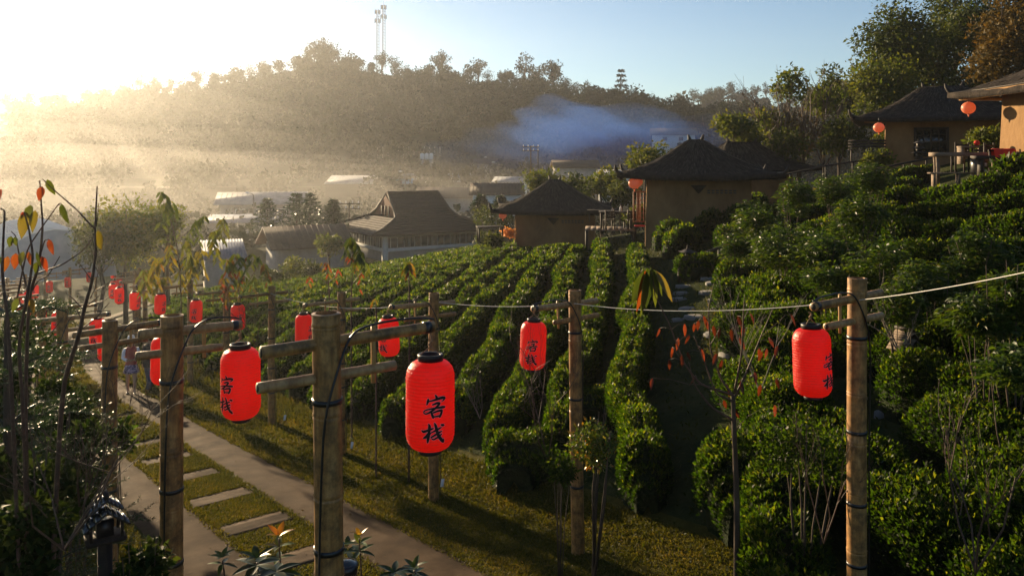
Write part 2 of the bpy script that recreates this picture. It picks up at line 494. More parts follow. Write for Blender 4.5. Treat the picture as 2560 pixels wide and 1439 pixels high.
def T(x, y):
    x, y = np.asarray(x, float), np.asarray(y, float)
    u, v = uv(x, y)
    ue = u - lane(np.minimum(v, 45)) * sstep(30, 0, u)
    s = np.clip(.225 - .0037 * v + .0003 * np.maximum(v - 11, 0), .03, .255)
    z = zp(np.maximum(v, -12)) + np.minimum(np.maximum(ue - .3, 0), 68) * s
    z = z - .10 * np.clip(-ue - 6.5, 0, 40)
    val = -5.5 + 6.5 * sstep(120, 175, y) + .4 * wavy(x, y, .05)
    w = np.maximum(sstep(50, 78, v), sstep(27, 44, u) * sstep(13, 28, v))
    w = np.maximum(w, sstep(62, 100, y))
    z = z * (1 - w) + val * w
    rough = sstep(.3, 2.5, np.abs(ue + 2.7) - 2.2)
    return z + rough * .035 * wavy(x, y, 1.1) + .0 * x


def hit(px, py, off=0.0, dmax=140):
    D = np.linspace(3, dmax, 9000)
    X = (px - 1280) / FPX * D
    Z = CAM_Z - (py - YH) / FPX * D
    i = int(np.argmax(Z < T(X, D) + off))
    return float(X[i]), float(D[i])


def P3(x, y, dz=0.0):
    return np.array([x, y, float(T(x, y)) + dz])


def grid_mesh(xs, ys, zf, mat, name):
    X, Y = np.meshgrid(xs, ys)
    Z = zf(X, Y)
    V = np.stack([X, Y, Z], -1).reshape(-1, 3)
    nx, ny = len(xs), len(ys)
    i = np.arange(nx * ny).reshape(ny, nx)
    F_ = np.stack([i[:-1, :-1], i[:-1, 1:], i[1:, 1:], i[1:, :-1]], -1).reshape(-1, 4)
    return MB().add(V, F_).build(name, mat, smooth=True)


sx = np.sinh(np.linspace(-5.2, 5.2, 330)); sx = sx / sx.max() * 900
sy = np.sinh(np.linspace(-2.2, 5.2, 330)); sy = sy / sy.max() * 1100 + 9
ground = grid_mesh(sx, sy, T, 'ground', 'ground')
tag(ground, 'dark soil and turf of the tea slope and valley floor', 'ground', kind='structure')

# ------------------------------------------------------------------ the lane: two concrete strips, cross slabs, turf squares
def c_lane(v):
    return -2.7 + float(lane(v))


def lane_z(v):
    x, y = xy(c_lane(v), v)
    return float(zp(v)) if v < 30 else float(T(x, y))


def lane_strip(mb, o0, o1, v0, v1, dz, thick=0.06, n=None, ragged=0.0):
    """a strip of the lane between two offsets from its centre line"""
    n = n or max(2, int((v1 - v0) / .35) + 1)
    vs_ = np.linspace(v0, v1, n)
    top = []
    for k, v in enumerate(vs_):
        du = float(lane(v + .05) - lane(v - .05)) / .1
        nrm = np.array([1, -du]) / math.hypot(1, du)
        row = []
        for j, o in enumerate((o0, o1)):
            w = ragged * (math.sin(v * 5.1 + j * 2) * .5 + math.sin(v * 13.7 + j) * .3 + math.sin(v * 31 + 2 * j) * .3)
            u_, v_ = c_lane(v) + (o + w) * nrm[0], v + (o + w) * nrm[1]
            x, y = xy(u_, v_)
            row.append((x, y, lane_z(v) + dz))
        top.append(row)
    top = np.array(top)
    lo = top.copy(); lo[:, :, 2] -= thick
    V = np.concatenate([top.reshape(-1, 3), lo.reshape(-1, 3)])
    m = 2 * n
    F_ = []
    for k in range(n - 1):
        a = 2 * k
        F_ += [(a, a + 1, a + 3, a + 2), (a + 1, a + 1 + m, a + 3 + m, a + 3), (a + m, a, a + 2, a + 2 + m)]
    F_ += [(0, m, m + 1, 1), (2 * n - 2, 2 * n - 1, m + 2 * n - 1, m + 2 * n - 2)]
    mb.add(V, F_)
    return mb


lane_root = lane_strip(MB(), -.56, .56, -7, 56, .012, .05).build('path', 'ground')
tag(lane_root, 'lane of two concrete strips joined by cross slabs with turf squares between', 'path', kind='structure')
for (o0, o1) in ((.55, 1.5), (-1.45, -.55)):
    lane_strip(MB(), o0, o1, -7, 56, .024, .12, ragged=.035).build('concrete_strip', 'concrete', lane_root)
v = -7.0 + .12
k = 0
squares = []
while v < 52:
    lane_strip(MB(), -.548, .548, v, v + .6, .020, .05, n=5, ragged=.03).build('cross_slab', 'slab', lane_root)
    squares.append((v + .6, v + 1.85))
    v += 1.85


def lane_xy(o, v):
    """offset from the lane's centre -> world"""
    du = (lane(v + .05) - lane(v - .05)) / .1
    k_ = 1 / np.sqrt(1 + du * du)
    return xy(-2.7 + lane(v) + o * k_, v - o * k_ * du)


# verges: a thin lawn sheet on either side
def verge(o0, o1, v0, v1, name, label):
    vs_ = np.linspace(v0, v1, 130)
    os_ = np.linspace(o0, o1, 9)
    O_, V_ = np.meshgrid(os_, vs_)
    x, y = lane_xy(O_, V_)
    z = T(x, y) + .012 + .012 * wavy(x, y, 3)
    Vv = np.stack([x, y, z], -1).reshape(-1, 3)
    i = np.arange(O_.size).reshape(O_.shape)
    F_ = np.stack([i[:-1, :-1], i[:-1, 1:], i[1:, 1:], i[1:, :-1]], -1).reshape(-1, 4)
    o = MB().add(Vv, F_).build(name, 'lawn', smooth=True)
    return tag(o, label, 'lawn', kind='structure')


verge(1.42, 4.1, -7, 50, 'lawn_strip', 'mown grass verge between the lane and the tea hedges')
verge(-3.6, -1.4, -7, 50, 'lawn_strip', 'narrow grass verge between the lane and the dark undergrowth')

# short grass on verges and squares
def grass_patch(o0, o1, v0, v1, dens, ln):
    n = int((o1 - o0) * (v1 - v0) * dens)
    O_ = o0 + (o1 - o0) * rng.random(n)
    V_ = v0 + (v1 - v0) * rng.random(n)
    x, y = lane_xy(O_, V_)
    z = np.where((O_ > -.56) & (O_ < .56), zp(V_) + .012, T(x, y) + .01)
    dirs = np.stack([rng.normal(0, .8, n), rng.normal(0, .8, n), .25 + rng.random(n) * .9], 1)
    nr = rng.normal(0, 1, (n, 3))
    dd = np.hypot(x, y)
    L = ln * (.6 + .8 * rng.random(n)) * np.clip(dd / 12, .8, 2.5)
    clump = .5 + .5 * wavy(x, y, 2.2)
    tint = np.clip(.15 + .55 * clump + rng.normal(0, .18, n), 0, 1)
    return np.stack([x, y, z], 1), dirs, nr, L, L * .22, tint


gm = MB()
for (v0, v1, dens, ln) in ((-4, 3, 4200, .05), (3, 9, 3200, .055), (9, 18, 1700, .07), (18, 45, 500, .12)):
    for (o0, o1) in ((1.5, 3.9), (-2.9, -1.5)):
        gm.leaves(*grass_patch(o0, o1, v0, v1, dens * (1 if o0 > 0 else .7), ln))
for (a, b) in squares:
    if -2 < a < 30:
        gm.leaves(*grass_patch(-.55, .55, a + .02, b - .02, 5200 if a < 9 else 2400, .045 if a < 9 else .06))
# ragged tufts leaning over the strip edges
for oo in (1.5, .56, -.56):
    gm.leaves(*grass_patch(oo - .06, oo + .06, -3, 14, 2600, .055))
grass = gm.build('grass', 'grass')
tag(grass, 'short yellow green grass on the verges and turf squares', 'grass', kind='stuff')

# ------------------------------------------------------------------ tea hedges
def hedge(pts, hw, hh, label, group=None, cov=1.75, seed=0, lmin=.062, name='tea_hedge'):
    """pts: centre line in (u, v); a clipped row of tea bushes, lumpy bush by bush"""
    rg = np.random.default_rng(seed)
    pts = np.asarray(pts, float)
    seg = np.hypot(*np.diff(pts, axis=0).T)
    s_ = np.concatenate([[0], np.cumsum(seg)])
    Ltot = s_[-1]
    n = max(6, int(Ltot / .16))
    s = np.linspace(0, Ltot, n)
    u = np.interp(s, s_, pts[:, 0]) + .10 * np.sin(s * .9 + seed) + .06 * np.sin(s * 2.3 + seed * 2)
    v = np.interp(s, s_, pts[:, 1]) + .08 * np.sin(s * 1.1 + seed * 3)
    x, y = xy(u, v)
    z = T(x, y)
    tx, ty = np.gradient(x), np.gradient(y)
    tl = np.hypot(tx, ty); tx /= tl; ty /= tl
    sxn, syn = ty, -tx
    bl = 1.0 + .5 * rg.random()
    ph = rg.random() * 6
    lump = np.abs(np.sin(np.pi * s / bl + ph + .5 * np.sin(s * .7 + seed))) ** .55
    bi = np.floor(s / bl + ph / np.pi + .16 * np.sin(s * .7 + seed)).astype(int)
    br = rg.random(bi.max() - bi.min() + 3)
    step = br[bi - bi.min()]
    step = np.convolve(np.pad(step, 2, 'edge'), np.ones(5) / 5, 'valid')
    endt = np.minimum(1, np.minimum(s, Ltot - s) / .7 + .4) ** .5
    W = hw * (.78 + .20 * lump + .16 * (step - .5)) * endt
    Hh = hh * (.80 + .16 * lump + .26 * (step - .5)) * endt
    th = np.linspace(-.05, np.pi + .05, 11)
    ca = np.sign(np.cos(th)) * np.abs(np.cos(th)) ** .48
    sa = np.maximum(np.sin(th), -.1); sa = np.sign(sa) * np.abs(sa) ** .55
    root = thing(name, label, 'hedge', (float(x[0]), float(y[0]), float(z[0])), 0, group)
    off = np.array(root.location)
    # inner mass of wood and old leaves
    k = .86
    V = np.stack([x[:, None] + sxn[:, None] * W[:, None] * ca * k, y[:, None] + syn[:, None] * W[:, None] * ca * k,
                  z[:, None] - .12 + (Hh[:, None] * k + .1) * sa], -1)
    V += rg.normal(0, .012, V.shape)
    ii = np.arange(n * 11).reshape(n, 11)
    F_ = np.stack([ii[:-1, :-1], ii[:-1, 1:], ii[1:, 1:], ii[1:, :-1]], -1).reshape(-1, 4)
    core = MB().add(V.reshape(-1, 3) - off, F_)
    for e in (0, n - 1):
        c_ = V[e].mean(0)
        core.add(np.concatenate([V[e], c_[None]]) - off, [(a, a + 1, 11, 11) for a in range(10)])
    core.build('branches', 'tea_core', root)
    # leaf skin
    dist = np.sqrt(x ** 2 + y ** 2 + (z - CAM_Z) ** 2)
    px = 1280 + FPX * x / np.maximum(y, .5)
    seen = (px > -150) & (px < 2720) & (y > 1)
    leafL = np.maximum(lmin, dist * .0040)
    per = (2 * Hh + 2.2 * W) * (s[1] - s[0]) * cov / (.5 * leafL * leafL * .45)
    per = per * np.where(seen, 1, .15)
    cnt = rg.poisson(per)
    idx = np.repeat(np.arange(n), cnt)
    m = len(idx)
    # positions round the profile: more on the sides' upper half and top
    a = np.pi * rg.random(m)
    c1 = np.sign(np.cos(a)) * np.abs(np.cos(a)) ** .55
    s1 = np.abs(np.sin(a)) ** .55
    jt = rg.random(m) * (s[1] - s[0])
    dep = 1.0 - .16 * rg.random(m) ** 2 + .05 * rg.random(m)
    px_ = x[idx] + tx[idx] * jt + sxn[idx] * W[idx] * c1 * dep
    py_ = y[idx] + ty[idx] * jt + syn[idx] * W[idx] * c1 * dep
    bump = .06 * wavy(px_, py_, 3.1, seed) + .03 * wavy(px_, py_, 8, seed)
    dep = np.where(rg.random(m) < .05, dep + .14 * rg.random(m), dep)
    pz_ = z[idx] + (Hh[idx] + bump) * s1 * dep
    outn = np.stack([sxn[idx] * np.cos(a), syn[idx] * np.cos(a), np.sin(a) + .25], 1)
    dirs = outn * .55 + np.stack([rg.normal(0, .55, m), rg.normal(0, .55, m), .35 + rg.normal(0, .35, m)], 1)
    nrm = outn + rg.normal(0, .55, (m, 3))
    L = leafL[idx] * (.65 + .7 * rg.random(m))
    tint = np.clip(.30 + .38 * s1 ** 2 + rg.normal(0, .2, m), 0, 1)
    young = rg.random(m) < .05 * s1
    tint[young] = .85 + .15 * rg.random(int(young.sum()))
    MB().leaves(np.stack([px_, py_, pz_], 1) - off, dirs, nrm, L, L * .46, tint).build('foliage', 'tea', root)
    return root


# rows climbing from the lane to the huts
rows = []
c = -1.35
i = 0
while c < 52:
    m = 1.0 - .011 * max(c, 0)
    u0 = .9 + .5 * R.random() + (.6 if i in (1, 3) else 0)
    if c < -1: u1 = 16.6
    elif c < 1.2: u1 = 18.2
    elif c < 4: u1 = 17.6
    elif c < 8: u1 = 19
    elif c < 16: u1 = 24
    else: u1 = 29
    rows.append((c, m, u0, u1))
    c += 1.82 + .018 * max(c, 0)
    i += 1
ordn = ['first', 'second', 'third', 'fourth', 'fifth', 'sixth', 'seventh', 'eighth', 'ninth', 'tenth', 'eleventh', 'twelfth', 'thirteenth', 'fourteenth', 'fifteenth', 'sixteenth', 'seventeenth', 'eighteenth', 'nineteenth', 'twentieth', 'twenty-first', 'twenty-second', 'twenty-third', 'twenty-fourth', 'twenty-fifth', 'twenty-sixth', 'twenty-seventh', 'twenty-eighth', 'twenty-ninth', 'thirtieth']
for i, (c, m, u0, u1) in enumerate(rows):
    sh = float(lane(c + m * u0))
    us = np.linspace(u0 + sh * .8, u1 + min(sh, 3) * .3, 14)
    pts = [(a, c + m * (a - sh * .8) + .25 * math.sin(a * .35 + i * 1.3)) for a in us]
    lab = f'tea hedge climbing from lane towards huts, {ordn[i]} row counted from stone steps'
    hedge(pts, .34 + .05 * R.random(), .70 + .1 * R.random(), lab, 'tea rows climbing to the huts', seed=i + 1)

# rows along the contour on the slope right of the steps
for j, ub in enumerate((4.3, 6.7, 9.1, 11.5, 13.9, 16.2, 18.4)):
    v0, v1 = -10.0, (4.2, 4.6, 5.2, 5.6, 6.2, 7.0, 7.6, 7.2, 7.0)[j]
    if j == 0: v1 = 1.2
    if j == 1: v1 = 3.2
    vv = np.linspace(v0, v1, 14)
    pts = [(ub + (.6 if j == 0 else .14) * a + .2 * math.sin(a * .6 + j), a) for a in vv]
    lab = f'dense tea hedge along the contour beyond the steps, {ordn[j]} terrace above the lane'
    hedge(pts, .58, .95 if j else .85, lab, 'tea terraces beside the steps', seed=50 + j, lmin=.06)

# hedges around the stepping stones behind the tall post
for j, (a, b, h_) in enumerate((((2215, 905), (2640, 985), .95), ((2300, 985), (2640, 1120), .95), ((2420, 1120), (2680, 1300), .9), ((2200, 830), (2640, 890), .95))):
    A, B = uv(*hit(a[0], a[1], .7)), uv(*hit(b[0], b[1], .7))
    hedge([(A[0] + (B[0] - A[0]) * t, A[1] + (B[1] - A[1]) * t) for t in np.linspace(0, 1, 8)], .5, h_, f'tea hedge beyond the stepping stones behind the tall post, {ordn[j]} of four', 'tea hedges beyond the stepping stones', seed=140 + j)

# rows on the shoulder below the far cottage, running down from it
def uvhit(px, py, off=.8):
    return uv(*hit(px, py, off))

for j, (a, b) in enumerate((((1885, 492), (2235, 398)), ((1905, 462), (2150, 408)), ((1900, 520), (2330, 404)), ((1930, 548), (2290, 440)), ((2000, 575), (2230, 500)))):
    A, B = uvhit(*a), uvhit(*b)
    pts = [(A[0] + (B[0] - A[0]) * t, A[1] + (B[1] - A[1]) * t) for t in np.linspace(0, 1, 10)]
    hedge(pts, .5, .85, f'low tea hedge running downhill from the cottage window, {ordn[j]} below the handrail', 'tea rows below the cottage window', seed=70 + j)
# hedge masses right in front of the larger hut
for j, (p0_, p1_, d_, w_, lab) in enumerate(((1632, 1708, 34.2, .7, 'tea hedge block against the larger hut wall at its lit corner'), (1722, 1800, 34.0, .7, 'tea hedge block against the larger hut wall under the vent'), (1806, 1905, 33.6, .8, 'tea hedge block at the shaded corner of the larger hut'), (1655, 1745, 31.5, .6, 'tea hedge block one step below the larger hut wall'))):
    A = uv((p0_ - 1280) / FPX * d_, d_); B = uv((p1_ - 1280) / FPX * d_, d_)
    hedge([(A[0] + (B[0] - A[0]) * t, A[1] + (B[1] - A[1]) * t) for t in np.linspace(0, 1, 6)], w_, 1.25, lab, None, seed=120 + j)
# loose bushes beside the steps and under the huts
for j, (px, py, w, h, lab) in enumerate((
        (1700, 600, 1.6, .9, 'rounded tea bush against the wall of the larger hut beside its lit corner'),
        (1830, 590, 1.9, .9, 'wide tea bush under the vent of the larger hut'),
        (1750, 655, 1.2, .8, 'tea bush beside the small black pagoda lamp'),
        (1860, 690, 1.5, 1.0, 'tea bush at the top of the stone steps by the handrail'),
        (1960, 720, 1.6, 1.0, 'full tea bush at the corner above the mossy bank'),
        (1290, 1130, .85, .95, 'dark round tea bush standing alone by the lane verge behind the bamboo post'),
        (1960, 1010, 1.3, .9, 'tea bush below the mossy bank beside the red leaved sapling'),
        (1900, 1200, 1.2, .9, 'low tea bush around the trunk of the red leaved sapling'),
        (1470, 985, .7, .8, 'short tea bush at the foot of the row behind the bamboo post'))):
    u_, v_ = uvhit(px, py, h * .6)
    hedge([(u_ - w / 2 * .75, v_ - w / 2 * .65), (u_, v_), (u_ + w / 2 * .75, v_ + w / 2 * .65)], .62 + .05 * j % .2, h, lab, None, seed=90 + j, name='tea_bush')

# ------------------------------------------------------------------ stone steps and stepping stones
steps = MB()
step_root = thing('stone_steps', 'worn flat stones laid as steps up the tea slope to the handrail', 'steps', tuple(P3(*hit(1760, 800))))
so = np.array(step_root.location)
stone_pix = [(1716, 716, 60), (1790, 708, 64), (1706, 733, 50), (1776, 731, 60), (1705, 748, 56), (1790, 752, 50), (1725, 772, 60), (1800, 770, 50), (1745, 793, 80), (1700, 800, 45), (1775, 697, 50), (1805, 685, 55), (1828, 668, 50), (1850, 650, 50), (1800, 836, 90), (1850, 885, 100), (1880, 930, 70), (1945, 985, 60)]
for (px, py, w) in stone_pix:
    x, y = hit(px, py)
    d = y
    wm = w / FPX * d * .98
    p = P3(x, y) - so
    ang = np.linspace(0, 2 * np.pi, 9)[:-1] + R.random()
    rr = (.85 + .25 * rng.random(8))
    ring = np.stack([np.cos(ang) * wm * .5 * rr, np.sin(ang) * wm * .36 * rr], 1)
    V = np.concatenate([np.c_[ring, np.full(8, -.05)], np.c_[ring * .98, np.full(8, .025)], np.c_[ring * .94, np.full(8, .035)], [[0, 0, .037]]]) + p
    F_ = [(a, (a + 1) % 8, 8 + (a + 1) % 8, 8 + a) for a in range(8)] + [(8 + a, 8 + (a + 1) % 8, 16 + (a + 1) % 8, 16 + a) for a in range(8)] + [(16 + a, 16 + (a + 1) % 8, 24, 24) for a in range(8)]
    MB().add(V, F_).build('stone', 'stone', step_root)
root2 = thing('stepping_stones', 'pale flat stepping stones crossing the dark ground behind the tall sunlit post', 'stepping stones', tuple(P3(*hit(2300, 1100))))
so = np.array(root2.location)
for (px, py, w) in ((2205, 1038, 44), (2290, 1088, 46), (2365, 1150, 75), (2475, 1222, 90), (2545, 1300, 80), (2150, 1000, 40)):
    x, y = hit(px, py)
    wm = w / FPX * y
    p = P3(x, y) - so
    ang = np.linspace(0, 2 * np.pi, 9)[:-1] + R.random()
    rr = (.85 + .25 * rng.random(8))
    ring = np.stack([np.cos(ang) * wm * .5 * rr, np.sin(ang) * wm * .4 * rr], 1)
    V = np.concatenate([np.c_[ring, np.full(8, -.05)], np.c_[ring * .96, np.full(8, .05)], [[0, 0, .06]]]) + p
    F_ = [(a, (a + 1) % 8, 8 + (a + 1) % 8, 8 + a) for a in range(8)] + [(8 + a, 8 + (a + 1) % 8, 16, 16) for a in range(8)]
    MB().add(V, F_).build('stone', 'stone', root2)
# mossy bank beside the steps
mb = MB()
n = 14000
cx = 1890 + 100 * rng.normal(0, .55, n); cyp = 800 + rng.normal(0, 55, n)
bx, by = [], []
pts_m = np.array([hit(1820 + 34 * a, 715 + 26 * b) for a in range(5) for b in range(7)])
ii = rng.integers(0, len(pts_m), n)
mx_ = pts_m[ii, 0] + rng.normal(0, .28, n); my_ = pts_m[ii, 1] + rng.normal(0, .35, n)
mb.leaves(np.stack([mx_, my_, T(mx_, my_)], 1), np.stack([rng.normal(0, .8, n), rng.normal(0, .8, n), .3 + rng.random(n)], 1), rng.normal(0, 1, (n, 3)), .06 + .05 * rng.random(n), .02, np.clip(rng.normal(.45, .2, n), 0, 1))
tag(mb.build('moss', 'grass'), 'mossy yellow green bank beside the stone steps', 'moss', kind='stuff')
# sparse weeds between the tea rows
mb = MB()
n = 30000
U = .5 + 24 * rng.random(n) ** 1.3; V_ = -8 + 40 * rng.random(n)
wx, wy = xy(U, V_)
ok = wy > 5
wx, wy = wx[ok], wy[ok]; n = len(wx)
mb.leaves(np.stack([wx, wy, T(wx, wy)], 1), np.stack([rng.normal(0, .8, n), rng.normal(0, .8, n), .3 + rng.random(n)], 1), rng.normal(0, 1, (n, 3)), (.07 + .08 * rng.random(n)) * np.clip(wy / 15, .8, 2), .03, np.clip(rng.normal(.08, .1, n), 0, 1))
tag(mb.build('weeds', 'grass'), 'sparse low weeds on the ground between the tea rows', 'weeds', kind='stuff')
# fallen leaves and grit on the lane
mb = MB()
n = 900
O_ = rng.uniform(-1.6, 3.4, n); V_ = rng.uniform(-4, 22, n)
lx, ly = lane_xy(O_, V_)
lz = np.where((O_ > -1.45) & (O_ < 1.5), zp(V_) + .028, T(lx, ly) + .04)
mb.leaves(np.stack([lx, ly, lz], 1), np.stack([rng.normal(0, 1, n), rng.normal(0, 1, n), rng.normal(.05, .1, n)], 1), np.tile([0, 0, 1.0], (n, 1)) + rng.normal(0, .25, (n, 3)), .02 + .05 * rng.random(n) ** 2, .012 + .02 * rng.random(n), rng.random(n))
tag(mb.build('fallen_leaves', 'rust_leaf'), 'small fallen brown leaves scattered over the lane and verge', 'leaf litter', kind='stuff')


# ------------------------------------------------------------------ huts
def roof_z(t, h):
    return h * (.25 * t + .75 * t ** 1.5)


def hut(name, label, loc, rz, wx, wy, wh, ax, ay, h, ridge, seed, horns=True, batter=.03):
    """mud-walled hut with a swept hipped thatch roof; wx, wy wall size, ax, ay half size of the eaves, h roof height"""
    rg = np.random.default_rng(seed)
    root = thing(name, label, 'hut', tuple(loc), rz)
    # walls as one thick shell with rounded corners
    mb = MB()
    rings = []
    for (zz, k) in ((-1.2, 1 + batter), (0, 1 + batter), (wh * .5, 1 + batter * .4), (wh, 1.0)):
        ring = []
        for (sx_, sy_, a0) in ((1, 1, 0), (-1, 1, 90), (-1, -1, 180), (1, -1, 270)):
            for a in (0, 22, 45, 67, 90):
                aa = rad(a0 + a)
                ring.append((sx_ * (wx / 2 - .08) * k + .08 * math.cos(aa), sy_ * (wy / 2 - .08) * k + .08 * math.sin(aa), zz))
        rings.append(ring)
    V = np.array(rings).reshape(-1, 3)
    V[:, :2] += rg.normal(0, .006, (len(V), 2))
    n = 20
    F_ = [(r * n + a, r * n + (a + 1) % n, (r + 1) * n + (a + 1) % n, (r + 1) * n + a) for r in range(3) for a in range(n)]
    mb.add(V, F_).build('wall', 'mud_wall', root)
    # roof shell
    nt_, ns = 12, 14
    side = []
    for (p, q) in (((-1, -1), (1, -1)), ((1, -1), (1, 1)), ((1, 1), (-1, 1)), ((-1, 1), (-1, -1))):
        for k in range(ns):
            f = k / ns
            side.append((p[0] + (q[0] - p[0]) * f, p[1] + (q[1] - p[1]) * f))
    side = np.array(side)
    n = len(side)

    def surf(t, drop=0.0, jit=0.0):
        hx = ax + (ridge - ax) * t
        hy = ay + (0.06 - ay) * t
        corner = (np.abs(side[:, 0]) * np.abs(side[:, 1])) ** 3
        z = wh + .02 + roof_z(t, h) + .14 * corner * (1 - t) ** 3
        bow = 1 + .03 * corner * (1 - t) ** 2
        out = np.stack([side[:, 0] * hx * bow, side[:, 1] * hy * bow, z - drop], 1)
        if jit:
            out += rg.normal(0, jit, out.shape)
        return out
    lay = [surf(0, .20), surf(0.0, .0, .02)] + [surf(t, 0, .022) for t in np.linspace(0, 1, nt_)[1:]]
    low = surf(0, .22) * np.array([.80, .80, 1]); low[:, 2] = wh + .05
    lay = [low] + lay
    V = np.concatenate(lay)
    F_ = [(r * n + a, r * n + (a + 1) % n, (r + 1) * n + (a + 1) % n, (r + 1) * n + a) for r in range(len(lay) - 1) for a in range(n)]
    roof = MB().add(V, F_).build('roof', 'thatch', root)
    # straw lying on the slopes and fringing the eaves
    st = MB()
    m = 2600
    k = rg.integers(0, n, m)
    t0 = rg.random(m) * .9
    s0 = side[k] + rg.normal(0, .06, (m, 2))
    s0 = np.clip(s0, -1, 1)

    def surf_pt(s_, t):
        hx = ax + (ridge - ax) * t
        hy = ay + (0.06 - ay) * t
        corner = (np.abs(s_[:, 0]) * np.abs(s_[:, 1])) ** 3
        return np.stack([s_[:, 0] * hx, s_[:, 1] * hy, wh + .05 + roof_z(t, h) + .14 * corner * (1 - t) ** 3], 1)
    a_ = surf_pt(s0, np.minimum(t0 + .12, 1)); b_ = surf_pt(s0, np.maximum(t0 - .04, 0))
    dirs = b_ - a_ + rg.normal(0, .05, (m, 3))
    outw = np.stack([s0[:, 0], s0[:, 1], np.full(m, .9)], 1)
    st.leaves(a_ + outw * .015, dirs, outw + rg.normal(0, .4, (m, 3)), .25 + .35 * rg.random(m), .03, None, fold=.1)
    m = 1500
    k = rg.integers(0, n, m)
    f = rg.random(m)[:, None]
    s0 = side[k] * (1 - f) + side[(k + 1) % n] * f
    a_ = surf_pt(s0, np.full(m, .02)); a_[:, 2] -= .04 + .1 * rg.random(m)
    dirs = np.stack([s0[:, 0] * .6, s0[:, 1] * .6, -.8 - rg.random(m)], 1) + rg.normal(0, .25, (m, 3))
    st.leaves(a_, dirs, rg.normal(0, 1, (m, 3)), .08 + .16 * rg.random(m), .025, None, fold=.1)
    st.build('straw', 'straw', roof)
    for (x_, y_) in ((-1, -1), (1, -1), (1, 1), (-1, 1)):
        if not horns: break
        p = np.array([x_ * ax * 1.0, y_ * ay * 1.0, wh + .26])
        o_ = np.array([x_, y_, 0]) / math.sqrt(2)
        p[2] -= .12
        pts = [p - o_ * .25 + [0, 0, -.02], p + o_ * .02 + [0, 0, .01], p + o_ * .14 + [0, 0, .10], p + o_ * .22 + [0, 0, .24], p + o_ * .26 + [0, 0, .38]]
        MB().tube(pts, [.09, .09, .08, .065, .03], 8).build('horn', 'dark_wood', roof, True)
    for s_ in (-1, 1):
        MB().tube([(s_ * ridge * .7, 0, wh + h - .15), (s_ * ridge * .9, 0, wh + h + .08), (s_ * (ridge * .9 + .06), 0, wh + h + .30)], [.10, .085, .04], 8).build('ridge_post', 'dark_wood', roof, True)
    MB().tube([(-ridge, 0, wh + h - .02), (0, 0, wh + h - .05), (ridge, 0, wh + h - .02)], [.11, .12, .11], 8).build('ridge_roll', 'thatch', roof, True)
    return root


def vent(root, x0, x1, z, y):
    """row of slots in two courses, and a pointed corbel beside it"""
    n = 7
    w = (x1 - x0) / n
    for r in range(2):
        for k in range(n):
            MB().box((x0 + (k + .5) * w, y, z + r * .10), (w * .72, .03, .055)).build('vent_slot', 'window_dark', root)


def corbel(root, x, z, y):
    V = [(x - .35, y, z), (x + .35, y, z), (x, y, z - .38), (x - .35, y - .12, z), (x + .35, y - .12, z), (x, y - .10, z - .38)]
    MB().add(V, [(0, 1, 2, 2), (3, 5, 4, 4), (0, 2, 5, 3), (1, 4, 5, 2), (0, 3, 4, 1)]).build('corbel', 'dark_wood', root)


def shutter(root, c, w, h, rz, mat='red_wood'):
    f = MB()
    for (dx, dz, sx_, sz_) in ((-w / 2, 0, .06, h), (w / 2, 0, .06, h), (0, h / 2, w, .06), (0, -h / 2, w, .06)):
        f.box((dx, 0, dz), (sx_, .045, sz_))
    o = f.build('shutter', mat, root)
    o.location = c
    o.rotation_euler = (0, 0, rz)
    for k in range(1, 4):
        MB().box((-w / 2 + w * k / 4, 0, 0), (.025, .03, h)).build('lattice_bar', mat, o)
    for k in range(1, 7):
        MB().box((0, 0, -h / 2 + h * k / 7), (w, .026, .025)).build('lattice_bar', mat, o)
    return o


def window(root, c, w, h, rz=0):
    pane = MB().box((0, 0, 0), (w, .04, h)).build('window', 'glass_dark', root)
    pane.location = c; pane.rotation_euler = (0, 0, rz)
    for (dx, dz, sx_, sz_) in ((-w / 2, 0, .12, h + .12), (w / 2, 0, .12, h + .12), (0, 0, .10, h), (0, h / 2, w, .12), (0, -h / 2, w, .12)):
        MB().box((dx, -.05, dz), (sx_, .07, sz_)).build('frame', 'dark_wood', pane)
    for k in (-1, 1):
        for j in (-1, 0, 1):
            MB().box((k * w / 4, -.035, j * h / 4), (w / 2 - .1, .04, .035)).build('glazing_bar', 'dark_wood', pane)
        MB().box((k * w / 4, -.037, 0), (.035, .04, h)).build('glazing_bar', 'dark_wood', pane)


# hut by the terrace table (the larger of the two in the rows)
yaw2 = -math.atan2(1745 - 1280, FPX) * .75
g2 = at(1747, 566, 37.0)
hut2 = hut('thatched_hut', 'mud hut with dark swept thatch, red lattice shutters and a table on its terrace', (g2[0], 37.6, g2[2]), yaw2, 4.55, 4.3, 2.35, 3.45, 3.2, 1.62, .32, 1)
vent(hut2, .35, 1.65, 1.62, -2.16); corbel(hut2, .0, 1.95, -2.12)
shutter(hut2, (-2.55, -1.75, .95), .62, 1.35, rad(15))
shutter(hut2, (-2.62, -.9, .95), .62, 1.35, rad(80))
MB().box((-2.30, -1.35, .95), (.05, .8, 1.35)).build('opening', 'window_dark', hut2)
# hut further down the rows
yaw1 = -math.atan2(1385 - 1280, FPX)
g1 = at(1389, 612, 46.7)
hut1 = hut('thatched_hut', 'smaller looking mud hut at the lower end of the tea rows', (g1[0], 47.4, g1[2]), yaw1, 4.5, 4.3, 2.05, 3.45, 3.2, 1.68, .32, 2)
vent(hut1, .35, 1.65, 1.42, -2.16); corbel(hut1, -.1, 1.68, -2.12)
# hut behind the larger one
g3 = at(1885, 470, 47.0)
hut3 = hut('thatched_hut', 'hut of which only the thatch shows behind the larger hut', (g3[0], 49.5, g3[2] - 1.0), rad(10), 4.5, 4.2, 2.1, 3.4, 3.1, 1.6, 1.0, 3)
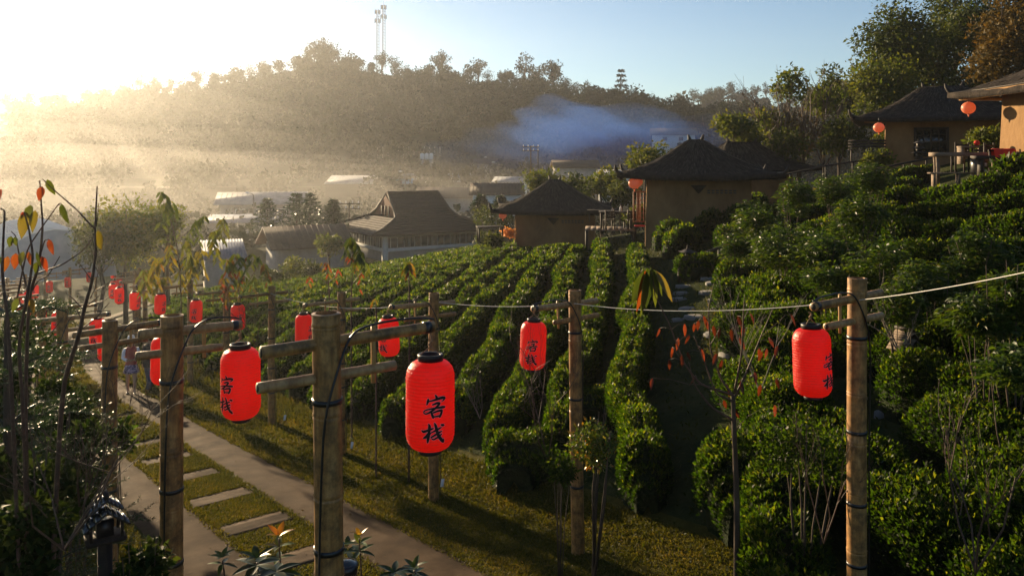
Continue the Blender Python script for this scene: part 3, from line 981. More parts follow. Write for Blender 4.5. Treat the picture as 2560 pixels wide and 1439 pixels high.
# cottage with the dark window
g4 = at(2380, 392, 40.0)
hut4 = hut('thatched_hut', 'tan cottage under a black thatch roof with a dark framed window', (g4[0] + .6, 42.0, g4[2] - .1), rad(-27), 5.3, 4.3, 2.0, 4.1, 3.3, 1.75, 1.0, 4)
window(hut4, (-.55, -2.20, .85), 1.45, 1.35)
MB().box((-3.15, -1.9, 1.95), (1.0, .12, .22), ry=.06).build('beam', 'mud_wall', hut4)
# sunlit cottage at the end of the terrace
hut5 = hut('thatched_hut', 'cottage wall in full orange sunlight under a ragged thatch eave', (21.15, 25.9, 5.0), 0.0, 6.8, 6.2, 2.62, 4.55, 4.25, 2.2, 1.2, 5)
MB().box((-4.32, 0, 2.60), (.10, 8.3, .26)).build('fascia', 'mud_wall', hut5)
MB().box((0, 4.05, 2.60), (8.5, .10, .26)).build('fascia', 'mud_wall', hut5)
MB().box((-3.8, 0, 2.78), (1.0, 8.0, .03)).build('soffit', 'dark_wood', hut5)

# round eave lanterns
def round_lantern(p, r, label):
    root = thing('round_lantern', label, 'lantern', tuple(p), 0, 'round orange eave lanterns')
    prof = []
    for k in range(29):
        a = math.pi * (.06 + .88 * k / 28)
        rib = 1 + .012 * math.cos(k * math.pi)
        prof.append((r * math.sin(a) * rib, -r * .92 * math.cos(a)))
    MB().lathe(prof, 24).build('paper_shade', 'orange_paper', root, True)
    MB().lathe([(r * .2, r * .86), (r * .2, r * .98), (r * .12, r * 1.0), (0.01, r * 1.0)], 12).build('top_ring', 'red_wood', root)
    MB().lathe([(0.01, -r * 1.02), (r * .17, -r * 1.0), (r * .19, -r * .86)], 12).build('bottom_ring', 'red_wood', root)
    MB().tube([(0, 0, -r * 1.0), (0, 0, -r * 1.35)], [r * .13, r * .05], 8).build('tassel', 'orange_paper', root)
    MB().tube([(0, 0, r), (0, 0, r * 1.9)], .012, 5).build('cord', 'black_plastic', root)
    return root


round_lantern(at(1257, 538, 45.0), .225, 'round orange paper lantern under the upturned eave of the lower hut')
round_lantern(at(1586, 458, 35.2), .27, 'round orange paper lantern hanging by the red shutters of the larger hut')
round_lantern(at(1594, 454, 37.6), .25, 'round orange lantern half hidden behind another by the red shutters')
round_lantern(at(2197, 319, 39.0), .26, 'round orange paper lantern under the beam of the cottage with the window')
round_lantern(at(2421, 270, 29.6), .245, 'round orange paper lantern in the sun beside the sunlit cottage wall')

# ------------------------------------------------------------------ bamboo posts with crossbars
LANE_D = np.array([-.6, .8])       # along the lane
CROSS = np.array([.8, .6])         # across it


def cane(pts, r, rg, nodes=.32, hollow=True, seg=16):
    """bamboo cane with swollen nodes along a line"""
    pts = np.asarray(pts, float)
    a, b = pts[0], pts[-1]
    L = np.linalg.norm(b - a)
    zs, rs = [], []
    nn = max(1, int(L / nodes))
    ns = np.linspace(.12, L - .1, nn) + rg.normal(0, .03, nn)
    for s in np.linspace(0, L, max(4, int(L / .09))):
        zs.append(s); rs.append(1.0)
    for s in ns:
        for d_, k in ((-.022, 1.0), (-.010, 1.035), (-.002, .985), (.003, .985), (.011, 1.055), (.026, 1.0)):
            if 0 < s + d_ < L:
                zs.append(s + d_); rs.append(k)
    o = np.argsort(zs)
    zs = np.array(zs)[o]; rs = np.array(rs)[o]
    P = a + (b - a) * (zs / L)[:, None]
    bk = rg.normal(0, .003) * L
    P[:, 0] += np.sin(zs / L * np.pi) * bk
    mb = MB().tube(P, rs * r * (1.04 - .06 * zs / L), seg, cap=not hollow)
    return mb, P, bk


def post(px, py_top, d, label, group, rg, arm=-1, cable=True, top_mat='bamboo', rad_=.088, lean=(0, 0), detail=True, arm_len=(1.05, .62), peg=True, hh=None, ground_uv=None, arm_dir=CROSS, bars=(.18, .385), back=.40):
    top = at(px, py_top, d)
    x, y = top[0], top[1]
    gz = float(T(x, y))
    H = top[2] - gz
    root = thing('bamboo_post', label, 'post', (x, y, gz), 0, group)
    base = np.array([lean[0], lean[1], -.25])
    tip = np.array([0, 0, H])
    mb, P, bk = cane([base, tip], rad_, rg, .42)
    # open top: rim, inner wall and membrane
    rt = rad_ * .98
    ang = np.arange(16) * 2 * np.pi / 16
    for (r0, z0, r1, z1) in ((rt, 0, rt * 1.04, -.0), (rt * 1.0, 0, rt * .80, .004), (rt * .80, .004, rt * .76, -.07), (rt * .76, -.07, .001, -.075)):
        mb.lathe([(r0, H + z0), (r1, H + z1)], 16)
    pole = mb.build('pole', top_mat, root, True)
    if not detail:
        pass
    c3 = np.array([arm_dir[0], arm_dir[1], 0.0])
    off = np.array([LANE_D[0], LANE_D[1], 0]) * 0.0
    tips = []
    for j, (zz, ln, bk_, rr) in enumerate(((H - bars[0], arm_len[0], back, .038), (H - bars[1], arm_len[1], back + .02, .033))):
        tilt = rg.normal(0, .025)
        a = np.array([0, 0, zz]) + c3 * (-arm * bk_) + np.array([0, 0, -tilt * bk_]) + off
        b = np.array([0, 0, zz]) + c3 * (arm * ln) + np.array([0, 0, tilt * ln]) + off
        mbc, Pc, Lc = cane([a, b], rr, rg, .38, hollow=False, seg=12)
        bar = mbc.build('crossbar', 'bamboo_pale' if rg.random() < .6 else 'bamboo', root, True)
        # bored ends
        for e, s_ in ((a, -1), (b, 1)):
            dv = unit(b - a) * s_
            MB().tube([e + dv * .001, e + dv * .004], [rr * .72, rr * .68], 12).build('bore', 'dark_wood', bar)
        if j == 0:
            MB().tube([b - unit(b - a) * .075, b - unit(b - a) * .03], [rr * 1.10, rr * 1.10], 12).build('tape', 'black_plastic', bar)
            if arm_len[0] > .9:
                q = a + unit(b - a) * (bk_ + .14)
                MB().tube([q, q + unit(b - a) * .05], [rr * 1.10, rr * 1.10], 12).build('tape', 'black_plastic', bar)
        tips.append((a, b))
    if peg:
        f = .62
        q0 = tips[0][0] + (tips[0][1] - tips[0][0]) * f
        f1 = np.dot(q0 - tips[1][0], c3 * arm) / max(np.dot(tips[1][1] - tips[1][0], c3 * arm), .1)
        q1 = tips[1][0] + (tips[1][1] - tips[1][0]) * min(f1, .9)
        dd = q1 - q0
        MB().tube([q0 - dd * .32, q0, q1, q1 + dd * .42], [.017, .017, .016, .015], 8).build('peg', 'bamboo_peg', root, True)
    for zz in (H - .50 - .1 * rg.random(), H - 1.25 - .2 * rg.random(), H - 1.9 - .2 * rg.random(), H - 2.6):
        if zz > .2:
            f = (zz + .25) / (H + .25)
            c_ = base + (tip - base) * f + np.array([math.sin(f * math.pi) * bk, 0, 0])
            MB().tube([c_ + [0, 0, -.016], c_ + [0, 0, .016]], [rad_ * 1.06, rad_ * 1.06], 16).build('strap', 'black_plastic', root, True)
    if cable:
        a, b = tips[0]
        s_ = -1.0
        v3 = np.array([LANE_D[0], LANE_D[1], 0]) * -1.0
        o1 = np.array([0, 0, 0]) + v3 * (rad_ + .012)
        pts = [b + [0, 0, .05], b + (a - b) * .12 + [0, 0, .075], b + (a - b) * .35 + [0, 0, .085] + v3 * .02, np.array([0, 0, H - .12]) + c3 * arm * (rad_ + .05) + v3 * .05,
               np.array([0, 0, H - .36]) + c3 * arm * .02 + o1, np.array([0, 0, H - .62]) - c3 * arm * .06 + o1 * 1.0, np.array([0, 0, H - 1.3]) - c3 * arm * .075 + o1 * .75, np.array([0, 0, H - 2.2]) - c3 * arm * .08 + o1 * .7, np.array([0, 0, .1]) - c3 * arm * .08 + o1 * .7]
        t = np.linspace(0, 1, len(pts)); tt = np.linspace(0, 1, 40)
        P = np.stack([np.interp(tt, t, [p[k] for p in pts]) for k in range(3)], 1)
        for _ in range(3):
            P[1:-1] = (P[:-2] + 2 * P[1:-1] + P[2:]) / 4
        MB().tube(P, .0075, 7).build('cable', 'black_plastic', root, True)
    return root, np.array([x, y, gz]) + tips[0][1]


# ------------------------------------------------------------------ red lanterns
LR, LH = .165, .59      # radius and height of the paper body


def lant_r(z):
    """body radius at height z (0 bottom .. LH top)"""
    t = np.clip(np.asarray(z, float) / LH, 0, 1)
    e = np.minimum(t, 1 - t)
    k = np.clip(e / .20, 0, 1)
    base = .50 + .50 * np.sqrt(np.maximum(0, 1 - (1 - k) ** 2.1))
    return LR * base


prof = []
NR = 26
for k in range(NR * 4 + 1):
    z = LH * k / (NR * 4)
    ph = (k % 4) / 4
    prof.append((float(lant_r(z)) * (1 - .012 * (1 - abs(2 * ph - 1))) , z))
ang = np.arange(40) * 2 * np.pi / 40
mbl = MB().lathe(prof, 40)
vv = mbl.v[0]
rr_ = 1 + .010 * np.sin(np.arctan2(vv[:, 1], vv[:, 0]) * 9 + vv[:, 2] * 40) * np.sin(vv[:, 2] * 70) + rng.normal(0, .004, len(vv))
vv[:, :2] *= rr_[:, None]
ME_BODY = mbl.mesh('paper_shade', 'red_paper', True)
rt = float(lant_r(LH))
ME_TOP = MB().lathe([(rt * .80, LH - .005), (rt * 1.05, LH - .005), (rt * 1.05, LH + .036), (rt * 1.0, LH + .042), (rt * .80, LH + .040), (rt * .80, LH - .005)], 32).mesh('top_ring', 'black_cap', True)
ME_BOT = MB().lathe([(.001, -.030), (rt * .92, -.030), (rt * .95, -.024), (rt * 1.0, .006), (rt * .6, .008)], 32).mesh('bottom_ring', 'black_cap', True)
# ribs: thin hoops under the paper
mbr = MB()
for k in range(1, NR):
    z = LH * k / NR
    r0 = float(lant_r(z)) * .996
    aa = np.linspace(0, 2 * np.pi, 33)
    mbr.tube(np.stack([r0 * np.cos(aa), r0 * np.sin(aa), np.full(33, z)], 1), .0011, 4, cap=False)
ME_RIB = mbr.mesh('ribs', 'red_wood')

STROKES = [
    [(438, 542, 6), (455, 565, 22), (462, 590, 26), (450, 606, 10)],
    [(352, 588, 10), (350, 620, 27), (336, 662, 14), (328, 676, 4)],
    [(358, 626, 10), (440, 608, 22), (530, 588, 28), (574, 597, 26), (558, 622, 14), (522, 640, 4)],
    [(400, 672, 12), (470, 650, 24), (504, 658, 22), (462, 702, 22), (385, 762, 22), (322, 790, 13), (294, 778, 10), (298, 750, 11), (345, 730, 13), (440, 715, 16), (540, 714, 28), (580, 718, 18)],
    [(392, 768, 16), (405, 810, 26), (418, 850, 14)],
    [(410, 776, 14), (470, 758, 19), (530, 752, 24), (525, 790, 25), (505, 830, 24), (498, 848, 10)],
    [(415, 828, 14), (500, 822, 17)],
    [(262, 1002, 6), (290, 1022, 26), (340, 1006, 24), (400, 985, 19), (422, 974, 8)],
    [(355, 915, 8), (370, 950, 28), (362, 1040, 26), (348, 1130, 28), (345, 1172, 8)],
    [(358, 1030, 14), (325, 1078, 18), (288, 1106, 13), (330, 1096, 14), (375, 1050, 12), (395, 1030, 8)],
    [(392, 1032, 10), (450, 1006, 20), (500, 985, 18), (530, 974, 6)],
    [(383, 1097, 14), (440, 1066, 20), (500, 1036, 20), (536, 1024, 8)],
    [(430, 905, 6), (445, 940, 26), (465, 1020, 30), (490, 1090, 32), (530, 1145, 32), (562, 1180, 18)],
    [(562, 1182, 14), (556, 1125, 7)],
    [(532, 1060, 10), (490, 1092, 20), (420, 1126, 15), (393, 1108, 8)],
    [(512, 940, 8), (545, 950, 26), (570, 956, 12)],
]


def lettering(lift, grow, mat):
    mb = MB()
    SC = LH / 1185.0
    for st in STROKES:
        st = np.array(st, float)
        t = np.linspace(0, 1, len(st)); tt = np.linspace(0, 1, len(st) * 6)
        P = np.stack([np.interp(tt, t, st[:, k]) for k in range(3)], 1)
        for _ in range(2):
            P[1:-1] = (P[:-2] + 2 * P[1:-1] + P[2:]) / 4
        d = np.gradient(P[:, :2], axis=0)
        d = d / np.maximum(np.hypot(*d.T)[:, None], 1e-6)
        nn = np.stack([-d[:, 1], d[:, 0]], 1)
        w = (P[:, 2:3] * .62 + 1.5 + grow)
        Pe = P[:, :2].copy()
        Pe[0] -= d[0] * grow; Pe[-1] += d[-1] * grow
        rows_ = []
        for q in (Pe + nn * w, Pe, Pe - nn * w):
            a = (q[:, 0] - 412) * SC
            z = LH - (q[:, 1] - 160) * SC
            r = lant_r(z) + lift
            th = a / LR
            rows_.append(np.stack([r * np.sin(th), -r * np.cos(th), z], 1))
        n = len(P)
        V = np.concatenate(rows_)
        F_ = [(r * n + k, r * n + k + 1, (r + 1) * n + k + 1, (r + 1) * n + k) for r in range(2) for k in range(n - 1)]
        mb.add(V, F_)
    return mb.mesh('lettering', mat)


ME_INK = lettering(.0052, 0, 'ink')
ME_EDGE = lettering(.0040, 4.5, 'ink_edge')


def red_lantern(p, label, group=None, face=0.0, tilt=(0, 0), scale=1.0, cord=.16):
    """p: where the cord is tied; face: turn of the lettering, degrees, 0 = towards the camera"""
    root = thing('red_lantern', label, 'lantern', (p[0], p[1], p[2] - (cord + LH + .05) * scale), 0, group)
    toc = math.atan2(-p[0], -p[1])      # direction to the camera
    tilt = (tilt[0] + R.uniform(-.035, .035), tilt[1] + R.uniform(-.035, .035))
    scale *= R.uniform(.965, 1.03)
    root.rotation_euler = (tilt[0], tilt[1], -toc + math.pi + rad(face))
    root.scale = (scale,) * 3
    body = link('paper_shade', ME_BODY, root)
    link('top_ring', ME_TOP, root)
    link('bottom_ring', ME_BOT, root)
    link('ribs', ME_RIB, body)
    ink = link('lettering', ME_INK, root)
    link('lettering_edge', ME_EDGE, ink)
    mb = MB()
    for s_ in (-1, 1):
        mb.tube([(s_ * rt * .82, 0, LH + .04), (s_ * rt * .3, .01, LH + .07), (0, 0, LH + .09)], .004, 5)
    mb.tube([(0, 0, LH + .08), (.008, .004, LH + .08 + cord * .4), (0, 0, LH + .05 + cord)], .005, 6)
    for k in range(6):
        a = k * 1.05
        mb.tube([(.012 * math.cos(a), .012 * math.sin(a), LH + .09 + .008 * k), (.016 * math.cos(a + 1.5), .016 * math.sin(a + 1.5), LH + .095 + .008 * k), (.012 * math.cos(a + 3), .012 * math.sin(a + 3), LH + .10 + .008 * k)], .004, 5)
    mb.build('twine', 'twine', root)
    return root


rgp = np.random.default_rng(5)
GL_T = 'lanterns on the posts along the tea hedges'
# lane-side row (left of the lane)
p1, t1 = post(815, 783, 4.86, 'thick mottled bamboo post with pale crossbars and an open top, beside the lane', None, rgp, arm=1, arm_len=(.76, .47), rad_=.0875, top_mat='bamboo')
red_lantern((t1[0] - .02, t1[1] - .02, t1[2] - .03), 'largest looking red lantern, two black characters facing squarely, on the mottled thick post', None, face=6, cord=.13)
p2, t2 = post(430, 788, 6.5, 'dark bamboo post with a black cable spiralling down, between two lane lanterns', None, rgp, arm=1, arm_len=(.56, .40), rad_=.0885, bars=(.13, .30), back=.25)
red_lantern((t2[0], t2[1], t2[2] - .03), 'red lantern with characters turned to its lit side, on the cabled dark post', None, face=-50, cord=.12)
p3_, t3 = post(275, 800, 9.7, 'bamboo post in front of the woman in the pale hat', None, rgp, arm=1, arm_len=(.62, .42), bars=(.12, .29))
red_lantern((t3[0] , t3[1], t3[2] - .03), 'red lantern half hidden by the cabled dark bamboo post', None, face=40, cord=.10)
p4, t4 = post(155, 770, 13.6, 'bamboo post rising out of the conifer branches', None, rgp, arm=1, arm_len=(.75, .5))
red_lantern((t4[0] - .05, t4[1], t4[2] - .05), 'red lantern half hidden behind the post in front of the woman', None, face=20, cord=.12)
p5, t5 = post(103, 752, 16.6, 'dim bamboo post behind the bare sapling stems', None, rgp, arm=1, arm_len=(1.05, .6))
red_lantern((t5[0], t5[1], t5[2] - .08), 'red lantern low behind the bare sapling, beside the conifer branches', None, face=-30, cord=.16)
GL_F = 'lanterns on the lane-side posts beyond the people'
LAB_F = 'small red lantern in the misty curving row of posts away from the tea hedges'
LAB_FP = 'misty bamboo post in the curving row away from the tea hedges'
for k, vv_ in enumerate((15.0, 18.6, 22.3, 26.0, 29.8, 33.5, 37.4, 41.3, 45.4, 49.6)):
    o_ = -2.45
    x, y = lane_xy(o_, vv_)
    gz = float(T(x, y))
    px, py = 1280 + FPX * x / y, YH + FPX * (CAM_Z - gz - 3.5) / y
    pr, tr = post(float(px), float(py), float(y), f'misty bamboo post, {ordn[k]} of the curving row beyond the conifer', 'misty posts of the curving row', rgp, arm=1, cable=False, arm_len=(1.05, .6), detail=False)
    red_lantern((tr[0], tr[1], tr[2] - .05), f'small misty red lantern, {ordn[k]} of the curving row beyond the conifer', GL_F, face=R.uniform(-40, 40), cord=.14)

# row along the tea hedges (right of the lane)
labs = ['tall sunlit bamboo post with twig shadows, white cord tied round its crossbar', 'slim bamboo post standing by the dark tea bush, white cord behind its top', 'bamboo post directly behind the largest looking lantern',
        'bamboo post behind the mottled thick post', 'bamboo post where the white cord starts', 'bamboo post next after the one where the white cord starts']
llabs = ['red lantern beside the tall sunlit post, characters slipping round its shaded edge', 'red lantern with characters towards the camera on the slim post by the dark bush', 'red lantern crossed by the pale bamboo bar of the thick post',
         'red lantern peeping out from behind the thick mottled post', 'red lantern under the yellowing sapling, on the post where the cord starts', 'red lantern next after the post where the white cord starts']
spec = [(2143, 695, 7.3, 55, (-.06, .05)), (1437, 725, 10.64, -10, (0, 0)), (1085, 732, 13.2, -38, (0, 0)), (854, 730, 16.4, 55, (0, 0)), (680, 715, 19.6, 8, (0, 0)), (565, 713, 22.5, -22, (0, 0))]
cord_pts = []
for k, (px, py, d, face, tl) in enumerate(spec):
    cane_r = .085
    pr, tr = post(px, py, d, labs[k], None, rgp, arm=-1, rad_=cane_r, arm_len=((.70, .5) if k == 0 else (.72, .36)) if k < 2 else (.82, .55), lean=(.05 * (k == 1), 0), arm_dir=CROSS)
    red_lantern((tr[0], tr[1], tr[2] - .03), llabs[k], None, face=face, tilt=tl, cord=.09)
    cord_pts.append(np.array(pr.location) + np.array([0, 0, (at(px, py, d)[2] - float(T(*at(px, py, d)[:2]))) - (.18 if k == 0 else .16)]))
LAB_T = 'red lantern on a tea-side post near the yellowing saplings, beyond the white cord'
for k, vv_ in enumerate((18.4, 22.0, 25.7, 29.5, 33.4, 37.2)):
    x, y = lane_xy(2.7, vv_)
    gz = float(T(x, y))
    px, py = 1280 + FPX * x / y, YH + FPX * (CAM_Z - gz - 3.42) / y
    pr, tr = post(float(px), float(py), float(y), f'tea-side bamboo post near the drooping saplings, {ordn[k + 1]} after where the white cord starts', 'tea-side posts beyond the white cord', rgp, arm=-1, cable=False, arm_len=(.9, .55), detail=False)
    red_lantern((tr[0], tr[1], tr[2] - .04), f'red tea-side lantern near the drooping saplings, {ordn[k + 1]} after where the white cord starts', 'tea-side lanterns beyond the white cord', face=(38, 40, 0, -20, 10, 30)[k], cord=.13)

# the white cord strung from post to post
def sag(a, b, dz, n=24):
    t = np.linspace(0, 1, n)[:, None]
    P = a + (b - a) * t
    P[:, 2] -= 4 * dz * (t * (1 - t))[:, 0]
    return P

nrm3 = np.array([-CROSS[0], -CROSS[1], 0]) * .0
q = [p + np.array([LANE_D[0], LANE_D[1], 0]) * .0 for p in cord_pts]
fr = np.array([.0, -.10, 0])
run = [q[4] + fr, q[2] - fr, q[1] + fr, q[0] + fr, at(2640, 664, 5.2)]
P = np.concatenate([sag(run[0], run[1], .22), sag(run[1], run[2], .06)[1:], sag(run[2], run[3], .10)[1:], sag(run[3], run[4], .02)[1:]])
tag(MB().tube(P, .004, 6).build('rope', 'white_cord', None, True), 'thin white cord strung between the bamboo posts in front of the tea rows', 'cord')

# white tags hung at the feet of posts
for (px, py, d, lab) in ((880, 1112, 15.9, 'white plastic tag with yellow tie at the foot of the thick post\'s neighbour'), (1106, 1206, 12.9, 'white plastic tag hanging at the foot of the post behind the largest lantern'), (712, 1043, 19.2, 'small white tag at the foot of the post where the cord starts')):
    p = at(px, py, d)
    root = thing('plastic_tag', lab, 'tag', tuple(p))
    MB().box((0, 0, 0), (.05, .012, .13), rz=.3, ry=.15, bev=.006).build('card', 'white_tag', root)
    MB().tube([(0, 0, .06), (.005, 0, .10), (-.01, 0, .15)], .006, 6).build('tie', 'yellow_tie', root)


# ------------------------------------------------------------------ far hills and their forest
RIDGE = np.array([(-900, 275, 470), (-300, 272, 460), (0, 268, 450), (300, 248, 420), (500, 222, 390), (640, 196, 370), (740, 172, 355), (800, 148, 350), (870, 168, 348), (930, 180, 345), (1100, 202, 330), (1300, 228, 300), (1400, 240, 275), (1560, 268, 255), (1700, 292, 245), (1850, 315, 240), (2100, 345, 235), (3000, 360, 230)], float)
RIDGE2 = np.array([(1300, 330, 400), (1500, 300, 400), (1650, 280, 410), (1750, 258, 420), (1850, 250, 420), (1960, 268, 420), (2200, 255, 420), (2500, 262, 420), (3300, 262, 420)], float)


def hill_z(px, f, ridge, d0):
    """height of a hill face; f 0 at the foot .. 1 at the crest .. 1.4 behind"""
    ry = np.interp(px, ridge[:, 0], ridge[:, 1]); rd = np.interp(px, ridge[:, 0], ridge[:, 2])
    D = d0 + (rd - d0) * f
    zr = CAM_Z + (YH - ry) * rd / FPX
    zb = -1.5
    k = np.where(f <= 1, np.minimum(f, 1) ** 1.15, 1 - (f - 1) * 1.6)
    k = k + .03 * wavy(px * .02, f * 9) * np.sin(np.clip(f, 0, 1) * np.pi)
    return D, zb + (zr - zb) * k


def hill(ridge, d0, name, label, p0, p1):
    pxs = np.linspace(p0, p1, 120); fs = np.linspace(-.06, 1.4, 40)
    PX, FF = np.meshgrid(pxs, fs)
    D, Z = hill_z(PX, FF, ridge, d0)
    X = (PX - 1280) / FPX * D
    V = np.stack([X, D, Z], -1).reshape(-1, 3)
    i = np.arange(PX.size).reshape(PX.shape)
    F_ = np.stack([i[:-1, :-1], i[:-1, 1:], i[1:, 1:], i[1:, :-1]], -1).reshape(-1, 4)
    return tag(MB().add(V, F_).build(name, 'forest_floor', smooth=True), label, 'hill', kind='structure')


hill(RIDGE, 165, 'hill', 'wooded hill across the valley', -900, 3000)
hill(RIDGE2, 300, 'hill', 'farther wooded hill behind the gap', 1300, 3300)


def crown(n, r, h, rg, lobes=7, size=.9, z0=0.0, flat=.75):
    """leaf faces gathered into uneven lobes"""
    lc = rg.normal(0, 1, (lobes, 3)); lc = unit(lc) * (rg.random(lobes)[:, None] ** .5)
    lc = lc * np.array([r * .68, r * .68, h * .36]) + np.array([0, 0, z0 + h * .5])
    lr = r * (.34 + .26 * rg.random(lobes))
    k = rg.integers(0, lobes, n)
    d = unit(rg.normal(0, 1, (n, 3)))
    rr = rg.random(n) ** .4
    P = lc[k] + d * (lr[k] * rr)[:, None] * np.array([1, 1, flat])
    dirs = d * .6 + rg.normal(0, .7, (n, 3)) + np.array([0, 0, -.1])
    L = size * (.6 + .8 * rg.random(n))
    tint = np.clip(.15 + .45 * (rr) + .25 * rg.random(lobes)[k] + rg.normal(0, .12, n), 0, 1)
    return P, dirs, d + rg.normal(0, .5, (n, 3)), L, L * .75, tint


rgf = np.random.default_rng(21)
fm = MB()


def forest(ridge, d0, p0, p1, count, nleaf, size, f0=.0):
    for _ in range(count):
        px = p0 + (p1 - p0) * rgf.random()
        f = f0 + (.97 - f0) * rgf.random() ** .8
        D, z = hill_z(px, np.array(f), ridge, d0)
        x = (px - 1280) / FPX * D
        h = 6 + 5 * rgf.random(); r = h * (.36 + .2 * rgf.random())
        P, dr, nn, L, W, t = crown(nleaf, r, h, rgf, 5, size)
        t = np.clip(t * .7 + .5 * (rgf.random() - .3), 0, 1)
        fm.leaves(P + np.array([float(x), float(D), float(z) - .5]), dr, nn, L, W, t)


forest(RIDGE, 165, -250, 2500, 1400, 250, .88, .10)
forest(RIDGE2, 300, 1400, 2300, 200, 60, 2.2, .3)
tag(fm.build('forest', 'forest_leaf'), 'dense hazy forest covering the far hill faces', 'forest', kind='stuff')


# skyline trees, one by one: a few kinds with trunk and crown
def tree_kind(seed, h, r, n, size, lobes, bare=.35, mat='forest_leaf', flat=.8, conic=False):
    rg = np.random.default_rng(seed)
    tr = MB()
    pts = np.array([[0, 0, -1], [.1 * r * rg.normal(), .1 * r * rg.normal(), h * .4], [.15 * r * rg.normal(), .15 * r * rg.normal(), h * .85]])
    tr.tube(pts, [h * .028, h * .02, h * .006], 6)
    for k in range(6):
        a = rg.random() * 6.28; zz = h * (bare + .5 * rg.random() * (1 - bare))
        b = np.array([0, 0, zz]); e = b + np.array([math.cos(a) * r * .7, math.sin(a) * r * .7, h * .16])
        tr.tube([b, (b + e) / 2 + [0, 0, h * .02], e], [h * .011, h * .008, h * .003], 5)
    cr = MB()
    if conic:
        m = n
        t = rg.random(m) ** .8
        lay = np.floor(t * 8) / 8 + .04 * rg.random(m)
        a = rg.random(m) * 6.28
        rad2 = r * (1 - lay) * rg.random(m) ** .5
        P = np.stack([np.cos(a) * rad2, np.sin(a) * rad2, h * (bare + (1 - bare) * lay) - rad2 * .15], 1)
        dirs = np.stack([np.cos(a), np.sin(a), rg.normal(-.1, .3, m)], 1)
        L = size * (.6 + .8 * rg.random(m))
        cr.leaves(P, dirs, rg.normal(0, .4, (m, 3)) + [0, 0, 1], L, L * .5, np.clip(rg.normal(.35, .2, m), 0, 1))
    else:
        cr.leaves(*crown(n, r, h * (1 - bare), rg, lobes, size, h * bare, flat))
    return tr.mesh('trunk', 'bark', True), cr.mesh('crown', mat)


KINDS = [tree_kind(1, 10, 4.4, 800, .62, 14, .12), tree_kind(2, 12, 3.6, 750, .6, 12, .2), tree_kind(3, 8, 4.8, 800, .62, 15, .08), tree_kind(4, 13, 3.2, 520, .55, 10, .3), tree_kind(5, 12, 3.2, 800, .8, 8, .12, conic=True), tree_kind(6, 10, 4.2, 480, .5, 14, .22)]
KLAB = ['broad round crowned tree', 'tall oval tree', 'low spreading tree', 'slender open tree', 'cone shaped conifer', 'thin see-through tree']
sky_trees = [(20, 1), (70, 4), (115, 2), (165, 2), (215, 0), (262, 2), (300, 5), (352, 3), (392, 0), (428, 1), (492, 1), (540, 2), (588, 2), (622, 5), (660, 3), (700, 2), (735, 0), (768, 2), (785, 0), (806, 2), (832, 0), (862, 0), (890, 2), (925, 5), (955, 1), (985, 0), (1020, 5), (1048, 2), (1075, 3), (1100, 1), (1135, 2), (1168, 0), (1196, 1), (1222, 5), (1258, 1), (1285, 0), (1312, 3), (1342, 1), (1382, 1), (1410, 0), (1440, 2), (1470, 3), (1500, 2), (1528, 5), (1553, 4), (1580, 3), (1604, 2), (1632, 5), (1660, 0), (1690, 2)]
big = {785: 1.0, 806: 1.25, 832: 1.0, 352: 1.0, 392: .95, 492: 1.0, 1100: 1.25, 1382: 1.3, 1312: 1.3, 1553: 1.25, 1196: 1.1, 955: 1.0, 1342: 1.1}
for k, (px, kd) in enumerate(sky_trees):
    f = .93 + .08 * R.random()
    D, z = hill_z(float(px), np.array(f), RIDGE, 165)
    D, z = float(D), float(z)
    s_ = big.get(px, .62 + .22 * R.random()) * (D / 345) ** .3
    side_ = [q for q, _ in sky_trees if (q < 950) == (px < 950)]
    nth = ordn[sorted(side_, key=lambda q: abs(q - 950)).index(px)] if abs(px) < 1e6 else ''
    root = thing('skyline_tree', f'{KLAB[kd]}, {nth} on the crest from the masts {"towards the sun" if px < 950 else "away from the sun"}', 'tree', ((px - 1280) / FPX * D, D, z), R.random() * 6, 'trees on the far skyline')
    root.scale = (s_, s_, s_)
    link('trunk', KINDS[kd][0], root); link('crown', KINDS[kd][1], root)
for k, (px, kd) in enumerate(((1700, 2), (1735, 0), (1772, 2), (1800, 1), (1830, 0), (1862, 2), (1890, 1), (1915, 3), (1945, 0), (1980, 2))):
    D, z = hill_z(float(px), np.array(.98), RIDGE2, 300)
    root = thing('skyline_tree', f'{KLAB[kd]}, {ordn[k]} on the farther hill, counted away from the smoke', 'tree', ((px - 1280) / FPX * float(D), float(D), float(z)), R.random() * 6, 'trees on the farther hill')
    root.scale = (.9, .9, .8 + .3 * R.random())
    link('trunk', KINDS[kd][0], root); link('crown', KINDS[kd][1], root)
# separate trees standing out on the hill face
for (px, py, d, kd, s_, lab) in ((430, 250, 300, 2, 1.5, 'large dark spreading tree on the near shoulder of the misty hill'), (345, 300, 285, 0, 1.3, 'drooping tree lower on the misty shoulder'), (1650, 345, 190, 0, .8, 'dark rounded tree above the smoky village'), (1600, 375, 150, 2, .75, 'dark rounded tree near the red roofed house'), (1815, 285, 190, 1, .85, 'dark tree on the slope behind the bare brown tree'), (1760, 300, 200, 0, .8, 'bushy dark tree beside the dark slope tree')):
    p = at(px, py, d)
    root = thing('hillside_tree', lab, 'tree', tuple(p - np.array([0, 0, 7 * s_])), R.random() * 6)
    root.scale = (s_,) * 3
    link('trunk', KINDS[kd][0], root); link('crown', KINDS[kd][1], root)

